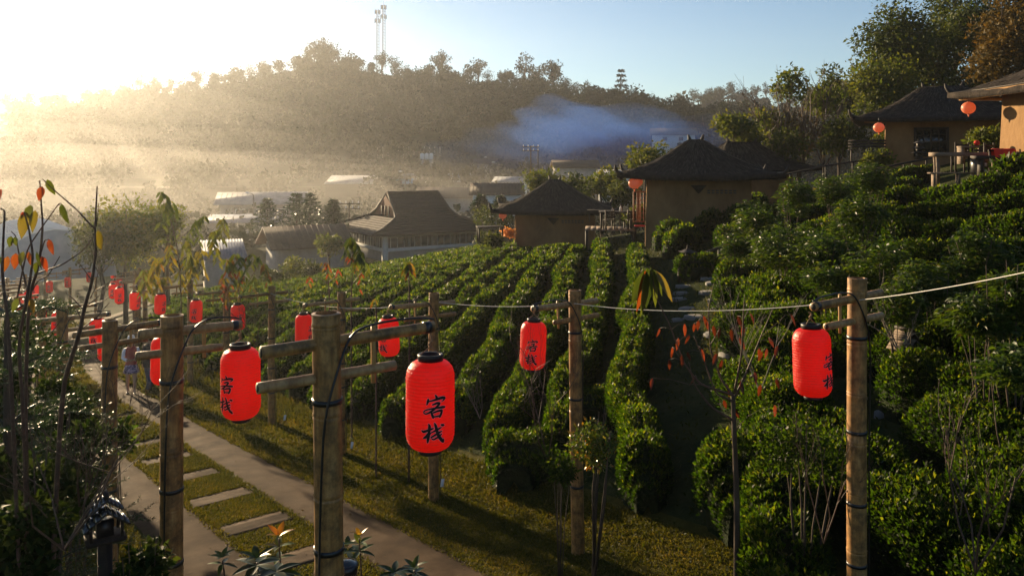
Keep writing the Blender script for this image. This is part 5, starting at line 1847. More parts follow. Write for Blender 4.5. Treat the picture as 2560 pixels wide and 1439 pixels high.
def stems(root, lines, r0, r1, mat='twig', name='stem', knots=True):
    """polylines given as world points, each a tapering stem of its own"""
    o = np.array(root.location)
    for ln in lines:
        P = np.array(ln, float)
        t = np.linspace(0, 1, len(P)); n = max(8, 5 * len(P)); tt = np.linspace(0, 1, n)
        Q = np.stack([np.interp(tt, t, P[:, k]) for k in range(3)], 1)
        for _ in range(2):
            Q[1:-1] = (Q[:-2] + 2 * Q[1:-1] + Q[2:]) / 4
        rr = r0 + (r1 - r0) * tt
        if knots: rr = rr * (1 + .18 * (rng.random(n) - .3))
        MB().tube(Q - o, rr, 7).build(name, mat, root, True)


def pl(pts, d, jit=.0):
    """picture polyline at distance d"""
    return [at(p[0], p[1], d + (p[2] if len(p) > 2 else 0)) for p in pts]


# sapling with turning leaves in the near corner
D1 = 5.0
gx, gy = at(90, 1200, D1)[:2]
near = thing('turning_sapling', 'bare stemmed sapling with few large green, yellow and orange leaves in front of the greenhouse', 'sapling', (gx, gy, float(T(gx, gy))))
base_pt = [np.array([gx, gy, float(T(gx, gy)) - .1])]
stems(near, [base_pt + pl([(150, 980, .05), (197, 840), (211, 768), (230, 704), (239, 634), (237, 573), (243, 465)], D1)], .016, .0045)
stems(near, [base_pt + pl([(62, 1000, .1), (72, 740, .1), (92, 679, .1), (101, 634, .1), (107, 565, .1), (104, 523, .1), (99, 450, .1)], D1),
             base_pt + pl([(30, 1000, -.2), (20, 800, -.2), (5, 690, -.2), (8, 600, -.2), (12, 525, -.2), (2, 522, -.2)], D1),
             base_pt + pl([(60, 1050, -.1), (45, 860, -.1), (75, 700, -.1), (83, 640, -.1), (72, 570, -.1), (60, 530, -.1)], D1)], .012, .004)
stems(near, [pl([(237, 573), (190, 522), (128, 469), (106, 447)], D1), pl([(40, 760, .1), (67, 623, .1), (111, 559, .05), (147, 509), (153, 508)], D1), pl([(94, 683, .1), (156, 662, .05), (208, 626), (236, 591)], D1),
             pl([(72, 740, .1), (48, 640, .1), (40, 590, .1), (28, 578, .1)], D1), pl([(101, 634, .1), (112, 600, .1), (122, 598, .1)], D1), pl([(62, 760, .1), (95, 700, .1), (120, 690, .1), (150, 640, .1)], D1)], .0055, .0025)
stems(near, [pl([a, b, c_], D1) for a, b, c_ in (((233, 729), (262, 714), (285, 694)), ((222, 759), (250, 738), (277, 716)), ((222, 764), (258, 752), (285, 733)), ((200, 825), (240, 795), (274, 755)), ((208, 773), (185, 748), (164, 730)), ((232, 704), (212, 676), (192, 651)), ((238, 575), (244, 540), (247, 508)), ((226, 745), (240, 715), (246, 670)), ((205, 800), (190, 770), (168, 765)), ((100, 850), (130, 830), (160, 790)), ((60, 900), (20, 860), (0, 840)))], .004, .0018)
o = np.array(near.location)
leafs = [(118, 448, 40, 20, .25, .3), (106, 466, 34, 17, .86, -.1), (76, 512, 34, 28, .35, .15), (66, 530, 62, 26, .52, -.15), (88, 525, 52, 18, .5, .1), (153, 508, 52, 22, .12, .45), (246, 575, 46, 24, .50, .3), (122, 598, 38, 16, .84, .4), (4, 472, 42, 20, .88, -.1), (28, 590, 26, 14, .2, -.2), (36, 592, 22, 12, .3, .3),
         (60, 628, 34, 18, .4, -.3), (40, 632, 42, 18, .8, -.2), (72, 628, 40, 16, .78, .3), (20, 640, 36, 16, .72, -.3), (92, 628, 44, 14, .15, .3), (104, 640, 40, 14, .9, .2), (62, 530, 20, 10, .95, -.8), (10, 640, 30, 16, .2, -.3), (78, 745, 34, 14, .6, .2), (45, 745, 34, 14, .2, -.2), (30, 600, 14, 8, .95, .1), (92, 655, 28, 14, .3, -.2)]
for (x, y, L, W, t, lx) in leafs:
    p = at(x, y, D1 + .03 * R.random()) - o
    k = D1 / FPX
    big_leaf(p, (lx + R.uniform(-.15, .15), R.uniform(-.4, .3), -1), (R.uniform(-.6, .6), -1, .2), L * k * 1.0, W * k * 1.1, t, 'turning_leaf', near, curl=.12)

# conifer with drooping fronds in the same corner
cx_, cy_ = at(15, 900, 6.2)[:2]
cz_ = float(T(cx_, cy_))
con = thing('norfolk_conifer', 'dark young conifer with layered drooping fronds in the near corner', 'conifer', (cx_, cy_, cz_))
Hc = at(15, 850, 6.2)[2] - cz_ + .35
MB().tube([(0, 0, -.1), (.02, 0, Hc * .5), (0, 0, Hc)], [.06, .045, .012], 8).build('trunk', 'bark', con, True)
for tier in range(8):
    zt_ = Hc * (.22 + .74 * tier / 7)
    ln = 1.15 * (1 - .72 * tier / 7) + .1
    for b in range(6):
        a = b * 1.047 + tier * .5
        d2 = np.array([math.cos(a), math.sin(a), 0])
        pts = np.array([np.array([0, 0, zt_]) + d2 * ln * t + np.array([0, 0, .18 * ln * math.sin(t * 2.4) - .12 * ln * t * t]) for t in np.linspace(0, 1, 9)])
        mb = MB().tube(pts, np.linspace(.013, .004, 9), 5, tint=.1)
        sd = np.cross(d2, [0, 0, 1])
        P_, Dd = [], []
        for q in range(1, 9):
            for s2 in (-1, 1):
                L2 = ln * .34 * (1 - .55 * q / 9) + .06
                dd = unit(d2 * .8 + sd * s2 * .85 + np.array([0, 0, .05]))
                m = int(L2 / .0065)
                tt = np.linspace(0, 1, m)[:, None]
                line = pts[q] + dd * L2 * tt + np.array([0, 0, .12]) * L2 * tt ** 2
                line = np.repeat(line, 2, 0)
                P_.append(line); Dd.append(dd * .9 + rng.normal(0, .75, (len(line), 3)))
        P_ = np.concatenate(P_); Dd = np.concatenate(Dd)
        mb.leaves(P_, Dd, rng.normal(0, 1, P_.shape), .022 + .012 * rng.random(len(P_)), .006, np.clip(rng.normal(.4, .25, len(P_)), 0, 1))
        mb.build('frond', 'needle', con)


def bush(px, py, d, r, h, n, size, mat, label, name='shrub', lobes=9, stems_n=6, cat='shrub', long=False, ground=None, group=None, seed=None, smat='bark'):
    """leafy shrub: stems from the ground, leaf mass of uneven lobes centred at the given place"""
    rg = np.random.default_rng(seed if seed is not None else abs(int(px * 7 + py * 13 + d * 31)))
    p = at(px, py, d)
    gz = float(T(p[0], p[1])) if ground is None else ground
    root = thing(name, label, cat, (p[0], p[1], gz), 0, group)
    cz = p[2] - gz
    sm = MB()
    for k in range(stems_n):
        a = rg.random() * 6.28; q = r * (.2 + .6 * rg.random())
        e = np.array([math.cos(a) * q, math.sin(a) * q, cz + h * (.1 + .3 * rg.random())])
        b = np.array([math.cos(a) * r * .06, math.sin(a) * r * .06, -.1])
        mid = (b + e) / 2 + np.array([rg.normal(0, .1) * r, rg.normal(0, .1) * r, .08 * h])
        sm.tube([b, mid, e], [max(.006, h * .014), max(.005, h * .009), max(.003, h * .004)], 6)
    sm.build('stems', smat, root, True)
    P, dr, nn, L, W, t = crown(n, r, h, rg, lobes, size, cz - h / 2)
    mb = MB()
    if long:
        dr[:, 2] = np.abs(dr[:, 2]) * .3 + .15
        mb.long_leaves(P, dr, nn, L, L * .2, t, droop=.5)
    else:
        mb.leaves(P, dr, nn, L, W * .62, t)
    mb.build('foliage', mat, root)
    return root


# dark undergrowth between the camera and the lane
for k, (px, py, d, r, h, n, mat, lab) in enumerate((
        (50, 1180, 6.0, .55, 1.3, 3000, 'dark_leaf', 'dark glossy shrub under the drooping conifer'),
        (150, 1150, 7.4, .5, 1.3, 3600, 'dark_leaf', 'dark shrub at the foot of the post rising from the conifer'),
        (60, 1400, 5.0, .38, 1.0, 3600, 'dark_leaf', 'black-green shrub below the drooping conifer'),
        (350, 1420, 5.6, .22, .6, 900, 'dark_leaf', 'small leaved shrub at the base of the cabled post'),
        (190, 1080, 9.2, .36, 1.1, 2000, 'dark_leaf', 'dim shrub beside the lane in front of the walking woman'),
        (0, 980, 8.0, .6, 1.6, 2600, 'dark_leaf', 'dim tall shrub behind the conifer'),
        (290, 1090, 11.0, .26, .7, 900, 'tea', 'small lit shrub at the foot of the post before the woman'),
        (40, 880, 13.0, .5, 1.5, 1800, 'dark_leaf', 'dim shrub behind the conifer top'),
        (70, 850, 20.0, .7, 1.8, 1500, 'dark_leaf', 'dim shrub under the curving row of misty lanterns'),
        (130, 790, 30.0, 1.2, 1.6, 1500, 'tree_leaf', 'hazy shrub below the greenhouse'),
        (130, 1050, 9.0, .45, 1.0, 2000, 'dark_leaf', 'low dark shrub beside the concrete lane edge'))):
    bush(px, py, d, r, h, n, .06 + .002 * d, mat, lab)

# bare thorny shrubs
def bare(px, py, d, h, n, label, spread=.5, mat='twig', seed=1, name='bare_shrub', thick=.010, tip=.35):
    rg = np.random.default_rng(seed)
    p = at(px, py, d)
    root = thing(name, label, 'shrub', tuple(p))
    mb = MB()

    def grow(b, d_, L, r, lv):
        e = b + d_ * L
        m = (b + e) / 2 + rg.normal(0, .04, 3) * L
        mb.tube([b, m, e], [r, r * .8, r * .6], 6, cap=False)
        if lv <= 0: return
        for _ in range(2 + (rg.random() < .5)):
            f = .35 + .65 * rg.random()
            nd = unit(d_ + rg.normal(0, spread, 3) * np.array([1, .8, .5]) + [0, 0, .25])
            grow(b + d_ * L * f, nd, L * (.5 + .3 * rg.random()), r * .58, lv - 1)
    for k in range(n):
        a = rg.random() * 6.28
        grow(np.array([0, 0, -.1]), unit(np.array([math.cos(a) * spread, math.sin(a) * spread, 1.0])), h * (.5 + .25 * rg.random()), thick, 3)
    mb.build('branches', mat, root, True)
    return root


for k, (px, py, d, h, n, lab, sp, mt, th) in enumerate((
        (2440, 1400, 6.6, 1.2, 4, 'bare brown stemmed shrub behind the stepping stones', .34, 'twig', .009),
        (2060, 1330, 7.4, .9, 3, 'thin forked bare shrub beside the tall sunlit post', .3, 'twig', .006),
        (1200, 1030, 12.4, .9, 4, 'bare silvery twigs behind the largest looking lantern', .55, 'pale_bark', .004),
        (1370, 1130, 9.8, 1.5, 3, 'bare twigs under the lantern on the slim post', .5, 'twig', .008),
        (760, 880, 17.5, 1.1, 4, 'bare twigs behind the thick mottled post', .55, 'pale_bark', .008),
        (640, 850, 19.0, 1.2, 4, 'bare twigs beside the post where the cord starts', .55, 'twig', .009),
        (200, 1250, 5.6, .8, 4, 'thorny bare twigs beside the glinting lantern post', .5, 'twig', .005),
        (160, 1330, 4.6, .9, 5, 'tangle of thorny twigs over the black-green shrub', .6, 'twig', .006),
        (1900, 960, 9.6, 1.2, 4, 'fan of bare stems behind the red leaved sapling', .45, 'pale_bark', .007),
        (2250, 870, 12.5, .9, 3, 'bare pale forked branches behind the slatted lantern post', .5, 'pale_bark', .014))):
    bare(px, py, d, h, n, lab, sp, mt, 40 + k, thick=th)

# red leaved sapling
D2 = 8.9
gx, gy = at(1842, 1330, D2)[:2]
rs = thing('red_leaf_sapling', 'slender sapling with sparse hanging red leaves before the stone steps', 'sapling', (gx, gy, float(T(gx, gy))))
b0 = [np.array([gx, gy, float(T(gx, gy)) - .1])]
stems(rs, [b0 + pl([(1842, 1250), (1836, 1100), (1832, 987)], D2)], .035, .024, 'bark', 'trunk')
stems(rs, [pl([(1832, 987), (1750, 960), (1711, 910), (1672, 805), (1637, 738)], D2), pl([(1832, 987), (1805, 952, .1), (1777, 882, .2), (1770, 773, .2), (1785, 707, .2)], D2), pl([(1836, 980), (1855, 882, -.1), (1859, 773, -.1), (1862, 735, -.1)], D2), pl([(1838, 990), (1867, 929), (1898, 851), (1935, 765)], D2), pl([(1832, 1050), (1775, 1015), (1735, 960), (1722, 905)], D2), pl([(1830, 1000), (1790, 985, .1), (1760, 900, .2), (1735, 840, .2)], D2)], .014, .004)
stems(rs, [pl([a, b], D2) for a, b in (((1711, 910), (1690, 880)), ((1770, 800), (1735, 770)), ((1777, 860), (1800, 820)), ((1855, 860), (1840, 800)), ((1898, 851), (1925, 850)), ((1867, 929), (1850, 880)), ((1750, 960), (1720, 960)), ((1859, 800), (1880, 755)), ((1900, 845), (1950, 800)), ((1805, 950), (1790, 900)), ((1832, 1080), (1870, 1040)), ((1836, 1120), (1790, 1085)))], .005, .002)
o = np.array(rs.location)
for (zx, zy) in ((800, 690), (890, 670), (920, 640), (720, 840), (905, 850), (1030, 715), (1100, 725), (1280, 845), (1340, 780), (1400, 830), (1480, 630), (1220, 620), (1070, 1080), (1040, 920), (595, 1040), (870, 1020), (1150, 780), (1390, 1040), (1250, 1000), (760, 780), (830, 760), (700, 920), (820, 870), (1010, 880), (1180, 700), (1300, 870), (930, 660), (1140, 640), (780, 890), (1160, 1060), (1290, 1080), (1050, 1180), (1130, 1240), (1380, 1210), (640, 720), (860, 690), (1330, 850), (985, 700)):
    p = at(1400 + zx / 2.57, 540 + zy / 2.57, D2 + R.uniform(-.05, .2)) - o
    allp = np.array([np.array(w_.co) for ch in rs.children if ch.name.startswith('stem') for w_ in ch.data.vertices])
    q_ = allp[np.argmin(((allp - p) ** 2).sum(1) + 2 * np.maximum(0, allp[:, 2] - p[2]) ** 2)]
    MB().tube([q_, (p + q_) / 2 + [0, 0, .02], p], [.0035, .003, .002], 5).build('twig', 'twig', rs)
    big_leaf(p, (R.uniform(-.5, .5), R.uniform(-.5, .5), -1), (R.uniform(-1, 1), -1, R.uniform(-.3, .3)), .105 + .05 * R.random(), .045, R.random() ** .7, 'red_leaf', rs, curl=.1)
for (dx, L, t, lx) in ((-30, 90, .1, -.35), (-18, 115, .25, -.15), (-6, 100, .05, -.05), (6, 95, .3, .12), (18, 70, .15, .35), (30, 85, .55, .55), (-24, 105, .8, -.2), (0, 80, .2, .25)):
    p = at(1625 + dx * .5, 668 + abs(dx) * .3, D2) - o
    k = D2 / FPX
    big_leaf(p, (lx, R.uniform(-.3, .3), -1), (R.uniform(-1, 1), -1, 0), L * k, L * k * .26, t, 'turning_leaf', rs, curl=.05)
stems(rs, [pl([(1637, 738), (1632, 690), (1622, 664), (1600, 672)], D2)], .006, .003)

# saplings with drooping leaf sprays along the tea verge
def droop_sapling(px, py_b, d, lines, sprays, label, mat='turning_leaf', name='drooping_sapling', lk=1.0):
    gx, gy = at(px, py_b, d)[:2]
    gz = float(T(gx, gy))
    root = thing(name, label, 'sapling', (gx, gy, gz))
    o = np.array(root.location)
    for i, ln in enumerate(lines):
        pts = pl(ln, d)
        if i == 0: pts = [np.array([gx, gy, gz - .1])] + pts
        stems(root, [pts], .020 if i == 0 else .010, .005)
    fo = MB()
    for (sx_, sy_, n, L, t0, t1) in sprays:
        c_ = at(sx_, sy_, d) - o
        # a twig that arches out and carries a double row of hanging leaves
        a = R.uniform(-1, 1)
        for k in range(n):
            f = k / max(1, n - 1)
            p = c_ + np.array([a * .25 * f, R.uniform(-.1, .1), -.32 * f * f]) * lk
            s2 = 1 if k % 2 else -1
            dv = np.array([s2 * .55 + R.uniform(-.2, .2), R.uniform(-.4, .4), -.8])
            fo.long_leaves(p[None], dv[None], np.array([[R.uniform(-.5, .5), -1, .4]]), L * (.8 + .5 * R.random()), L * .30, np.array([t0 + (t1 - t0) * R.random()]), droop=.25)
    fo.build('foliage', mat, root)
    return root


droop_sapling(455, 770, 23.0, [[(452, 690), (440, 600), (420, 530), (400, 482)], [(440, 600), (480, 570), (520, 540)], [(446, 650), (500, 610), (545, 560), (560, 545)], [(450, 690), (420, 640), (390, 610)]],
              [(402, 478, 22, .24, .0, .35), (418, 505, 18, .24, 0, .35), (515, 538, 16, .22, .05, .3), (495, 545, 12, .22, .05, .3), (556, 545, 20, .24, .3, .45), (540, 575, 20, .24, .3, .45), (470, 600, 16, .24, .3, .5), (480, 640, 18, .24, .3, .5), (430, 610, 14, .24, .35, .6), (410, 640, 16, .24, .4, .6), (500, 625, 14, .24, .35, .55), (395, 655, 14, .22, .4, .65), (465, 655, 12, .2, .35, .55), (530, 600, 14, .22, .3, .5)], 'tall sapling with drooping lit green leaf sprays above the tea-side lanterns', lk=2.0)
droop_sapling(400, 780, 25.0, [[(405, 720), (400, 690), (395, 660)], [(400, 700), (380, 690), (362, 680)], [(402, 700), (430, 690), (445, 680)]],
              [(362, 672, 16, .26, .3, .5), (380, 690, 16, .26, .3, .5), (395, 665, 16, .26, .3, .55), (420, 690, 16, .26, .3, .5), (445, 680, 12, .24, .3, .55), (375, 640, 10, .2, .4, .6)], 'bright leafed sapling drooping over the far tea-side lanterns', lk=2.0)
droop_sapling(600, 820, 20.0, [[(598, 730), (594, 680), (590, 640)], [(600, 740), (630, 690), (655, 650)], [(602, 760), (640, 720), (672, 672)], [(598, 730), (575, 690), (560, 660)]],
              [(566, 645, 14, .2, .0, .9), (580, 650, 14, .2, .0, .3), (592, 632, 14, .2, .1, .9), (610, 640, 12, .2, .0, .3), (630, 635, 14, .2, .0, .9), (650, 640, 12, .2, .0, .4), (656, 660, 12, .2, .2, .9), (560, 690, 10, .18, .5, .95), (608, 690, 12, .18, .3, .9), (672, 668, 6, .16, 0, .3), (640, 690, 10, .18, .2, .9), (575, 710, 8, .18, .4, .95)], 'dark sapling with mixed brown and red drooping leaves beside the tea rows', lk=1.6)
droop_sapling(880, 800, 16.6, [[(878, 730), (882, 680), (880, 600)], [(878, 715), (900, 685), (905, 670)], [(880, 640), (892, 632), (904, 630)]],
              [(878, 592, 24, .17, 0, .35), (886, 605, 16, .17, 0, .35), (905, 628, 18, .16, 0, .45), (897, 640, 14, .15, 0, .4), (872, 640, 8, .13, .3, .9), (906, 680, 4, .12, .9, 1.0)], 'single stemmed sapling with a hanging plume of green leaves', lk=1.1)
droop_sapling(824, 810, 16.9, [[(824, 740), (820, 690), (814, 656)], [(822, 710), (800, 695), (772, 690)], [(822, 705), (840, 690), (848, 680)]],
              [(815, 655, 5, .14, .6, 1.0), (806, 655, 4, .13, .3, .7), (848, 672, 4, .13, .8, 1.0), (772, 690, 5, .14, .2, 1.0), (858, 682, 4, .13, 0, .3)], 'thin sapling with a few red leaves beside the green plumed one', lk=.7)
droop_sapling(1022, 820, 14.2, [[(1024, 760), (1022, 700), (1022, 658)]], [(1018, 655, 12, .15, .1, .95), (1026, 655, 12, .15, .2, .6)], 'single stem topped with an umbrella of brown green leaves', lk=.55)
droop_sapling(940, 830, 14.6, [[(941, 790), (940, 765), (939, 748)]], [(939, 745, 3, .13, .4, .7)], 'short stem with one curled yellow leaf behind the white cord', lk=.3)

# glossy leaved plants at the lane corner
def whorl_plant(px, py, d, label, whorls, k_=1.0):
    gx, gy = at(px, 1439, d)[:2]
    gz = float(T(gx, gy))
    root = thing('glossy_plant', label, 'plant', (gx, gy, gz))
    o = np.array(root.location)
    stems(root, [[np.array([gx, gy, gz - .1]), at(px + 6, 1439, d), at(px, py, d)]], .010, .005)
    for (wy, n, L, t0, t1, up) in whorls:
        c_ = at(px, wy, d) - o
        ph = R.random() * 6
        for q in range(n):
            a = ph + q * 6.283 / n + R.uniform(-.2, .2)
            dv = np.array([math.cos(a), math.sin(a), up + R.uniform(-.15, .15)])
            big_leaf(c_, dv, (math.cos(a) * -.5, math.sin(a) * -.5, 1), L * (.85 + .3 * R.random()), L * .34, t0 + (t1 - t0) * R.random(), 'glossy_leaf', root, curl=.18, fold=.3)
    return root


whorl_plant(697, 1345, 6.4, 'tall glossy plant with an orange tipped rosette beside the thick post', ((1340, 5, .15, .82, 1.0, .75), (1366, 4, .15, .70, .85, .45), (1395, 4, .13, .55, .75, .2), (1425, 5, .18, .1, .5, .1)))
whorl_plant(898, 1345, 6.6, 'glossy plant with a red tipped rosette in front of the sunlit concrete', ((1338, 4, .11, .85, 1.0, .9), (1358, 4, .15, .65, .8, .5), (1378, 5, .14, .3, .65, .15)))
whorl_plant(868, 1395, 6.9, 'dark glossy sprig between the thick post and the red tipped plant', ((1362, 4, .14, .1, .4, .7), (1380, 4, .15, .1, .4, .15)))
whorl_plant(642, 1405, 5.6, 'dark glossy rosette with drops of light at the lane corner', ((1395, 5, .15, .1, .45, .5), (1412, 6, .2, .05, .4, .05)))
whorl_plant(556, 1400, 6.0, 'pale green rosette on the concrete strip', ((1392, 6, .11, .6, .75, .6), (1408, 4, .11, .5, .7, .0)))
whorl_plant(1035, 1425, 5.8, 'low dark rosette at the picture foot beside the sunlit path', ((1418, 5, .12, .15, .6, .6), (1432, 6, .15, .05, .35, .05)))
whorl_plant(985, 1440, 5.6, 'dark rosette half below the low one by the sunlit path', ((1430, 6, .14, .05, .4, .2),))
whorl_plant(690, 1440, 5.2, 'broad dark leaves at the foot of the thick mottled post', ((1428, 7, .18, .05, .4, .15),))

# shrubs by the slim post and in the tea
bush(1480, 1120, 9.9, .42, 1.2, 1500, .055, 'glossy_leaf', 'leafy shrub with a few orange leaves growing round the slim post', lobes=12)
bush(1400, 1165, 9.6, .3, .6, 800, .055, 'tea', 'small shrub with upright shoots left of the slim post', lobes=8)
bush(2010, 1120, 8.6, .55, 1.1, 2400, .055, 'tea', 'loose shrub with bright shoots left of the tall sunlit post', lobes=12)
# peach-like shrubs with narrow hanging leaves
for k, (px, py, d, r, h, n, lab) in enumerate((
        (1900, 560, 22.0, .9, 1.3, 1500, 'narrow leaved shrub above the top of the steps handrail'), (1985, 500, 24.0, .8, 1.4, 1300, 'narrow leaved shrub under the rail to the cottage'),
        (2085, 470, 25.0, .8, 1.4, 1300, 'feathery lit shrub on the shoulder below the rail'), (2175, 450, 25.5, .85, 1.5, 1500, 'tall feathery lit shrub left of the slab table'),
        (1960, 620, 19.0, 1.1, 1.6, 2000, 'broad narrow-leaved shrub above the mossy bank'), (2050, 640, 17.5, 1.0, 1.5, 2000, 'narrow leaved shrub in the middle of the slope'),
        (2150, 560, 19.0, .8, 1.6, 1500, 'narrow leaved shrub with a long arching branch'), (2210, 690, 14.5, .8, 1.5, 1900, 'narrow leaved shrub right of the tall sunlit post top'),
        (2330, 720, 13.0, .7, 1.2, 1700, 'narrow leaved shrub behind the white cord'), (2440, 650, 13.5, .7, 1.4, 1700, 'narrow leaved shrub above the white cord'),
        (2540, 720, 10.5, .6, 1.3, 1700, 'narrow leaved shrub where the cord leaves the frame'), (2460, 800, 10.5, .6, 1.0, 1600, 'narrow leaved shrub below the white cord'),
        (2080, 720, 15.0, .7, 1.1, 1500, 'narrow leaved shrub behind the lantern by the tall sunlit post'), (2250, 760, 12.5, .5, .9, 1100, 'narrow leaved shrub above the slatted lantern post'),
        (2560, 930, 9.0, .5, .9, 1300, 'bright narrow-leaved shrub low at the slope edge'), (1850, 620, 21.5, .7, 1.0, 1100, 'narrow leaved shrub over the steps balustrade'))):
    bush(px, py, d, r * .9, h * .9, int(n * 1.7), .10 + .0022 * d, 'peach_leaf', lab, 'narrow_leaved_shrub', lobes=13, long=True, smat='bark')


# ------------------------------------------------------------------ trees
def tree_at(px, py, d, r, h, n, size, mat, label, lobes=14, trunk='bark', lean=0.0, base=None, tr=.16, limbs=9, flat=.8, seed=0, name='tree', cat='tree'):
    rg = np.random.default_rng(1000 + seed + int(px))
    c_ = at(px, py, d)
    gx, gy = c_[0] + lean, c_[1]
    gz = float(T(gx, gy)) if base is None else base
    root = thing(name, label, cat, (gx, gy, gz))
    C_ = c_ - np.array([gx, gy, gz])
    tm = MB()
    top = C_ + np.array([0, 0, h * .35])
    mid = np.array([C_[0] * .45 + rg.normal(0, .1) * r, rg.normal(0, .1) * r, C_[2] * .5])
    tm.tube([(0, 0, -.3), mid * .5, mid, C_ * .98, top], [tr, tr * .85, tr * .7, tr * .45, tr * .12], 8)
    P, dr, nn, L, W, t = crown(n, r, h, rg, lobes, size, C_[2] - h / 2, flat)
    P[:, 0] += C_[0]; P[:, 1] += C_[1]
    for k in range(limbs):
        e = P[rg.integers(0, n)]
        b = mid + (top - mid) * (.1 + .7 * rg.random())
        m_ = (b + e) / 2 + np.array([0, 0, -.05 * h])
        tm.tube([b, m_, b + (e - b) * .92], [tr * .35, tr * .22, tr * .06], 6)
    tm.build('trunk', trunk, root, True)
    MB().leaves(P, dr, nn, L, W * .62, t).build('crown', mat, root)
    return root


tree_at(2225, 120, 57, 3.6, 8.6, 9500, .30, 'tree_leaf', 'tall leafy tree with dark airy crown above the cottage roof', 26, seed=1)
tree_at(2200, 235, 52, 3.0, 5.2, 6500, .27, 'tree_leaf_light', 'bright green rounded tree left of the cottage roof', 22, seed=2)
tree_at(2330, 160, 60, 3.2, 6.5, 6500, .30, 'tree_leaf', 'dark tree directly behind the cottage roof', 20, seed=3)
tree_at(2385, 20, 63, 2.6, 7.5, 3600, .30, 'tree_leaf', 'open topped tree with bare trunks against the sky', 16, seed=4, limbs=18)
tree_at(2440, 70, 60, 3.0, 8.0, 6500, .3, 'tree_leaf', 'dense dark tree between the sky gap and the rusty one', 22, seed=5)
tree_at(2505, 120, 46, 3.0, 7.6, 7500, .26, 'rust_leaf', 'rust brown leaved tree above the sunlit cottage', 24, seed=6)
tree_at(2560, 30, 50, 3.0, 7.0, 5200, .28, 'rust_leaf', 'second rust brown tree at the edge over the sunlit cottage', 20, seed=7)
tree_at(2420, 240, 56, 3.2, 4.0, 4500, .28, 'dark_leaf', 'dark understorey tree behind the cottage ridge', 18, seed=8)
tree_at(2090, 230, 66, 2.6, 4.6, 4600, .30, 'tree_leaf', 'hazy green tree between the bare brown one and the tall airy one', 16, seed=9)
bt_ = at(2010, 400, 51)
for k, (px, py, d, h, n, lab, sp, th) in enumerate(((2005, 410, 51, 5.2, 5, 'bare reddish brown tree with a haze of fine twigs', .5, .07), (1955, 405, 52, 4.2, 5, 'smaller bare brown tree beside the reddish one', .5, .06), (2060, 415, 50, 4.6, 4, 'bare brown tree nearest the cottage eave', .5, .06))):
    bare(px, py, d, h, n, lab, sp, 'rust_twig' if False else 'twig', 80 + k, 'bare_tree', th)
tree_at(2010, 330, 51, 2.2, 2.8, 1500, .16, 'rust_leaf', 'sparse rusty foliage tree among the bare brown ones', 16, seed=10)
tree_at(1975, 215, 52, 1.5, 3.2, 700, .30, 'tree_leaf_light', 'slender tree with leaf sprays against the sky', 12, seed=11, limbs=16, tr=.08)
tree_at(2060, 250, 52, 1.6, 2.6, 900, .28, 'tree_leaf_light', 'light leafed tree top beside the slender one', 11, seed=12, tr=.09)
tree_at(1930, 300, 53, 1.6, 2.6, 900, .28, 'tree_leaf_light', 'low light leafed tree beside the bare brown trees', 11, seed=13, tr=.09)
tree_at(1835, 320, 50, 1.7, 2.2, 1300, .28, 'tree_leaf_light', 'bright leafy tree rising behind the larger hut roof', 11, seed=14, tr=.09)
tree_at(1880, 350, 51, 1.5, 1.8, 1000, .26, 'tree_leaf_light', 'leafy tree behind the half hidden hut roof', 10, seed=15, tr=.08)
tree_at(1960, 360, 49, 1.6, 2.0, 1300, .24, 'tree_leaf', 'dense low tree beside the half hidden hut', 10, seed=16, tr=.08)
tree_at(2100, 340, 48, 1.8, 2.6, 2000, .24, 'tree_leaf', 'dark bushy tree left of the cottage eave', 12, seed=17, tr=.1)
tree_at(1615, 395, 50, 1.6, 1.8, 1100, .28, 'tree_leaf_light', 'leafy tree behind the upturned eave of the larger hut', 10, seed=18, tr=.09)
tree_at(1350, 460, 60, 1.7, 2.0, 1500, .30, 'tree_leaf_light', 'round yellow green tree behind the lower hut ridge', 10, seed=19, tr=.1)
tree_at(1430, 470, 62, 1.6, 2.0, 1100, .30, 'tree_leaf', 'grey green tree right of the lower hut ridge', 10, seed=20, tr=.1)
tree_at(1500, 460, 58, 1.8, 2.6, 1500, .30, 'tree_leaf_light', 'spreading light tree between the two huts', 12, seed=21, tr=.1)
tree_at(1560, 490, 54, 1.5, 2.2, 1300, .28, 'tree_leaf', 'dull green tree behind the hanging round lanterns', 10, seed=22, tr=.1)
tree_at(315, 575, 47, 3.0, 3.6, 5200, .24, 'tree_leaf_light', 'feathery misty tree over the curving lantern row', 20, seed=23)
tree_at(420, 560, 50, 1.9, 3.2, 2600, .24, 'tree_leaf_light', 'misty tree beside the feathery one', 14, seed=24)
tree_at(240, 610, 44, 1.8, 2.4, 2400, .22, 'tree_leaf', 'dim misty tree beside the greenhouse', 14, seed=25)
tree_at(822, 610, 70, 1.5, 2.6, 1600, .30, 'tree_leaf_light', 'pale rounded tree in front of the hall corner', 10, seed=26)
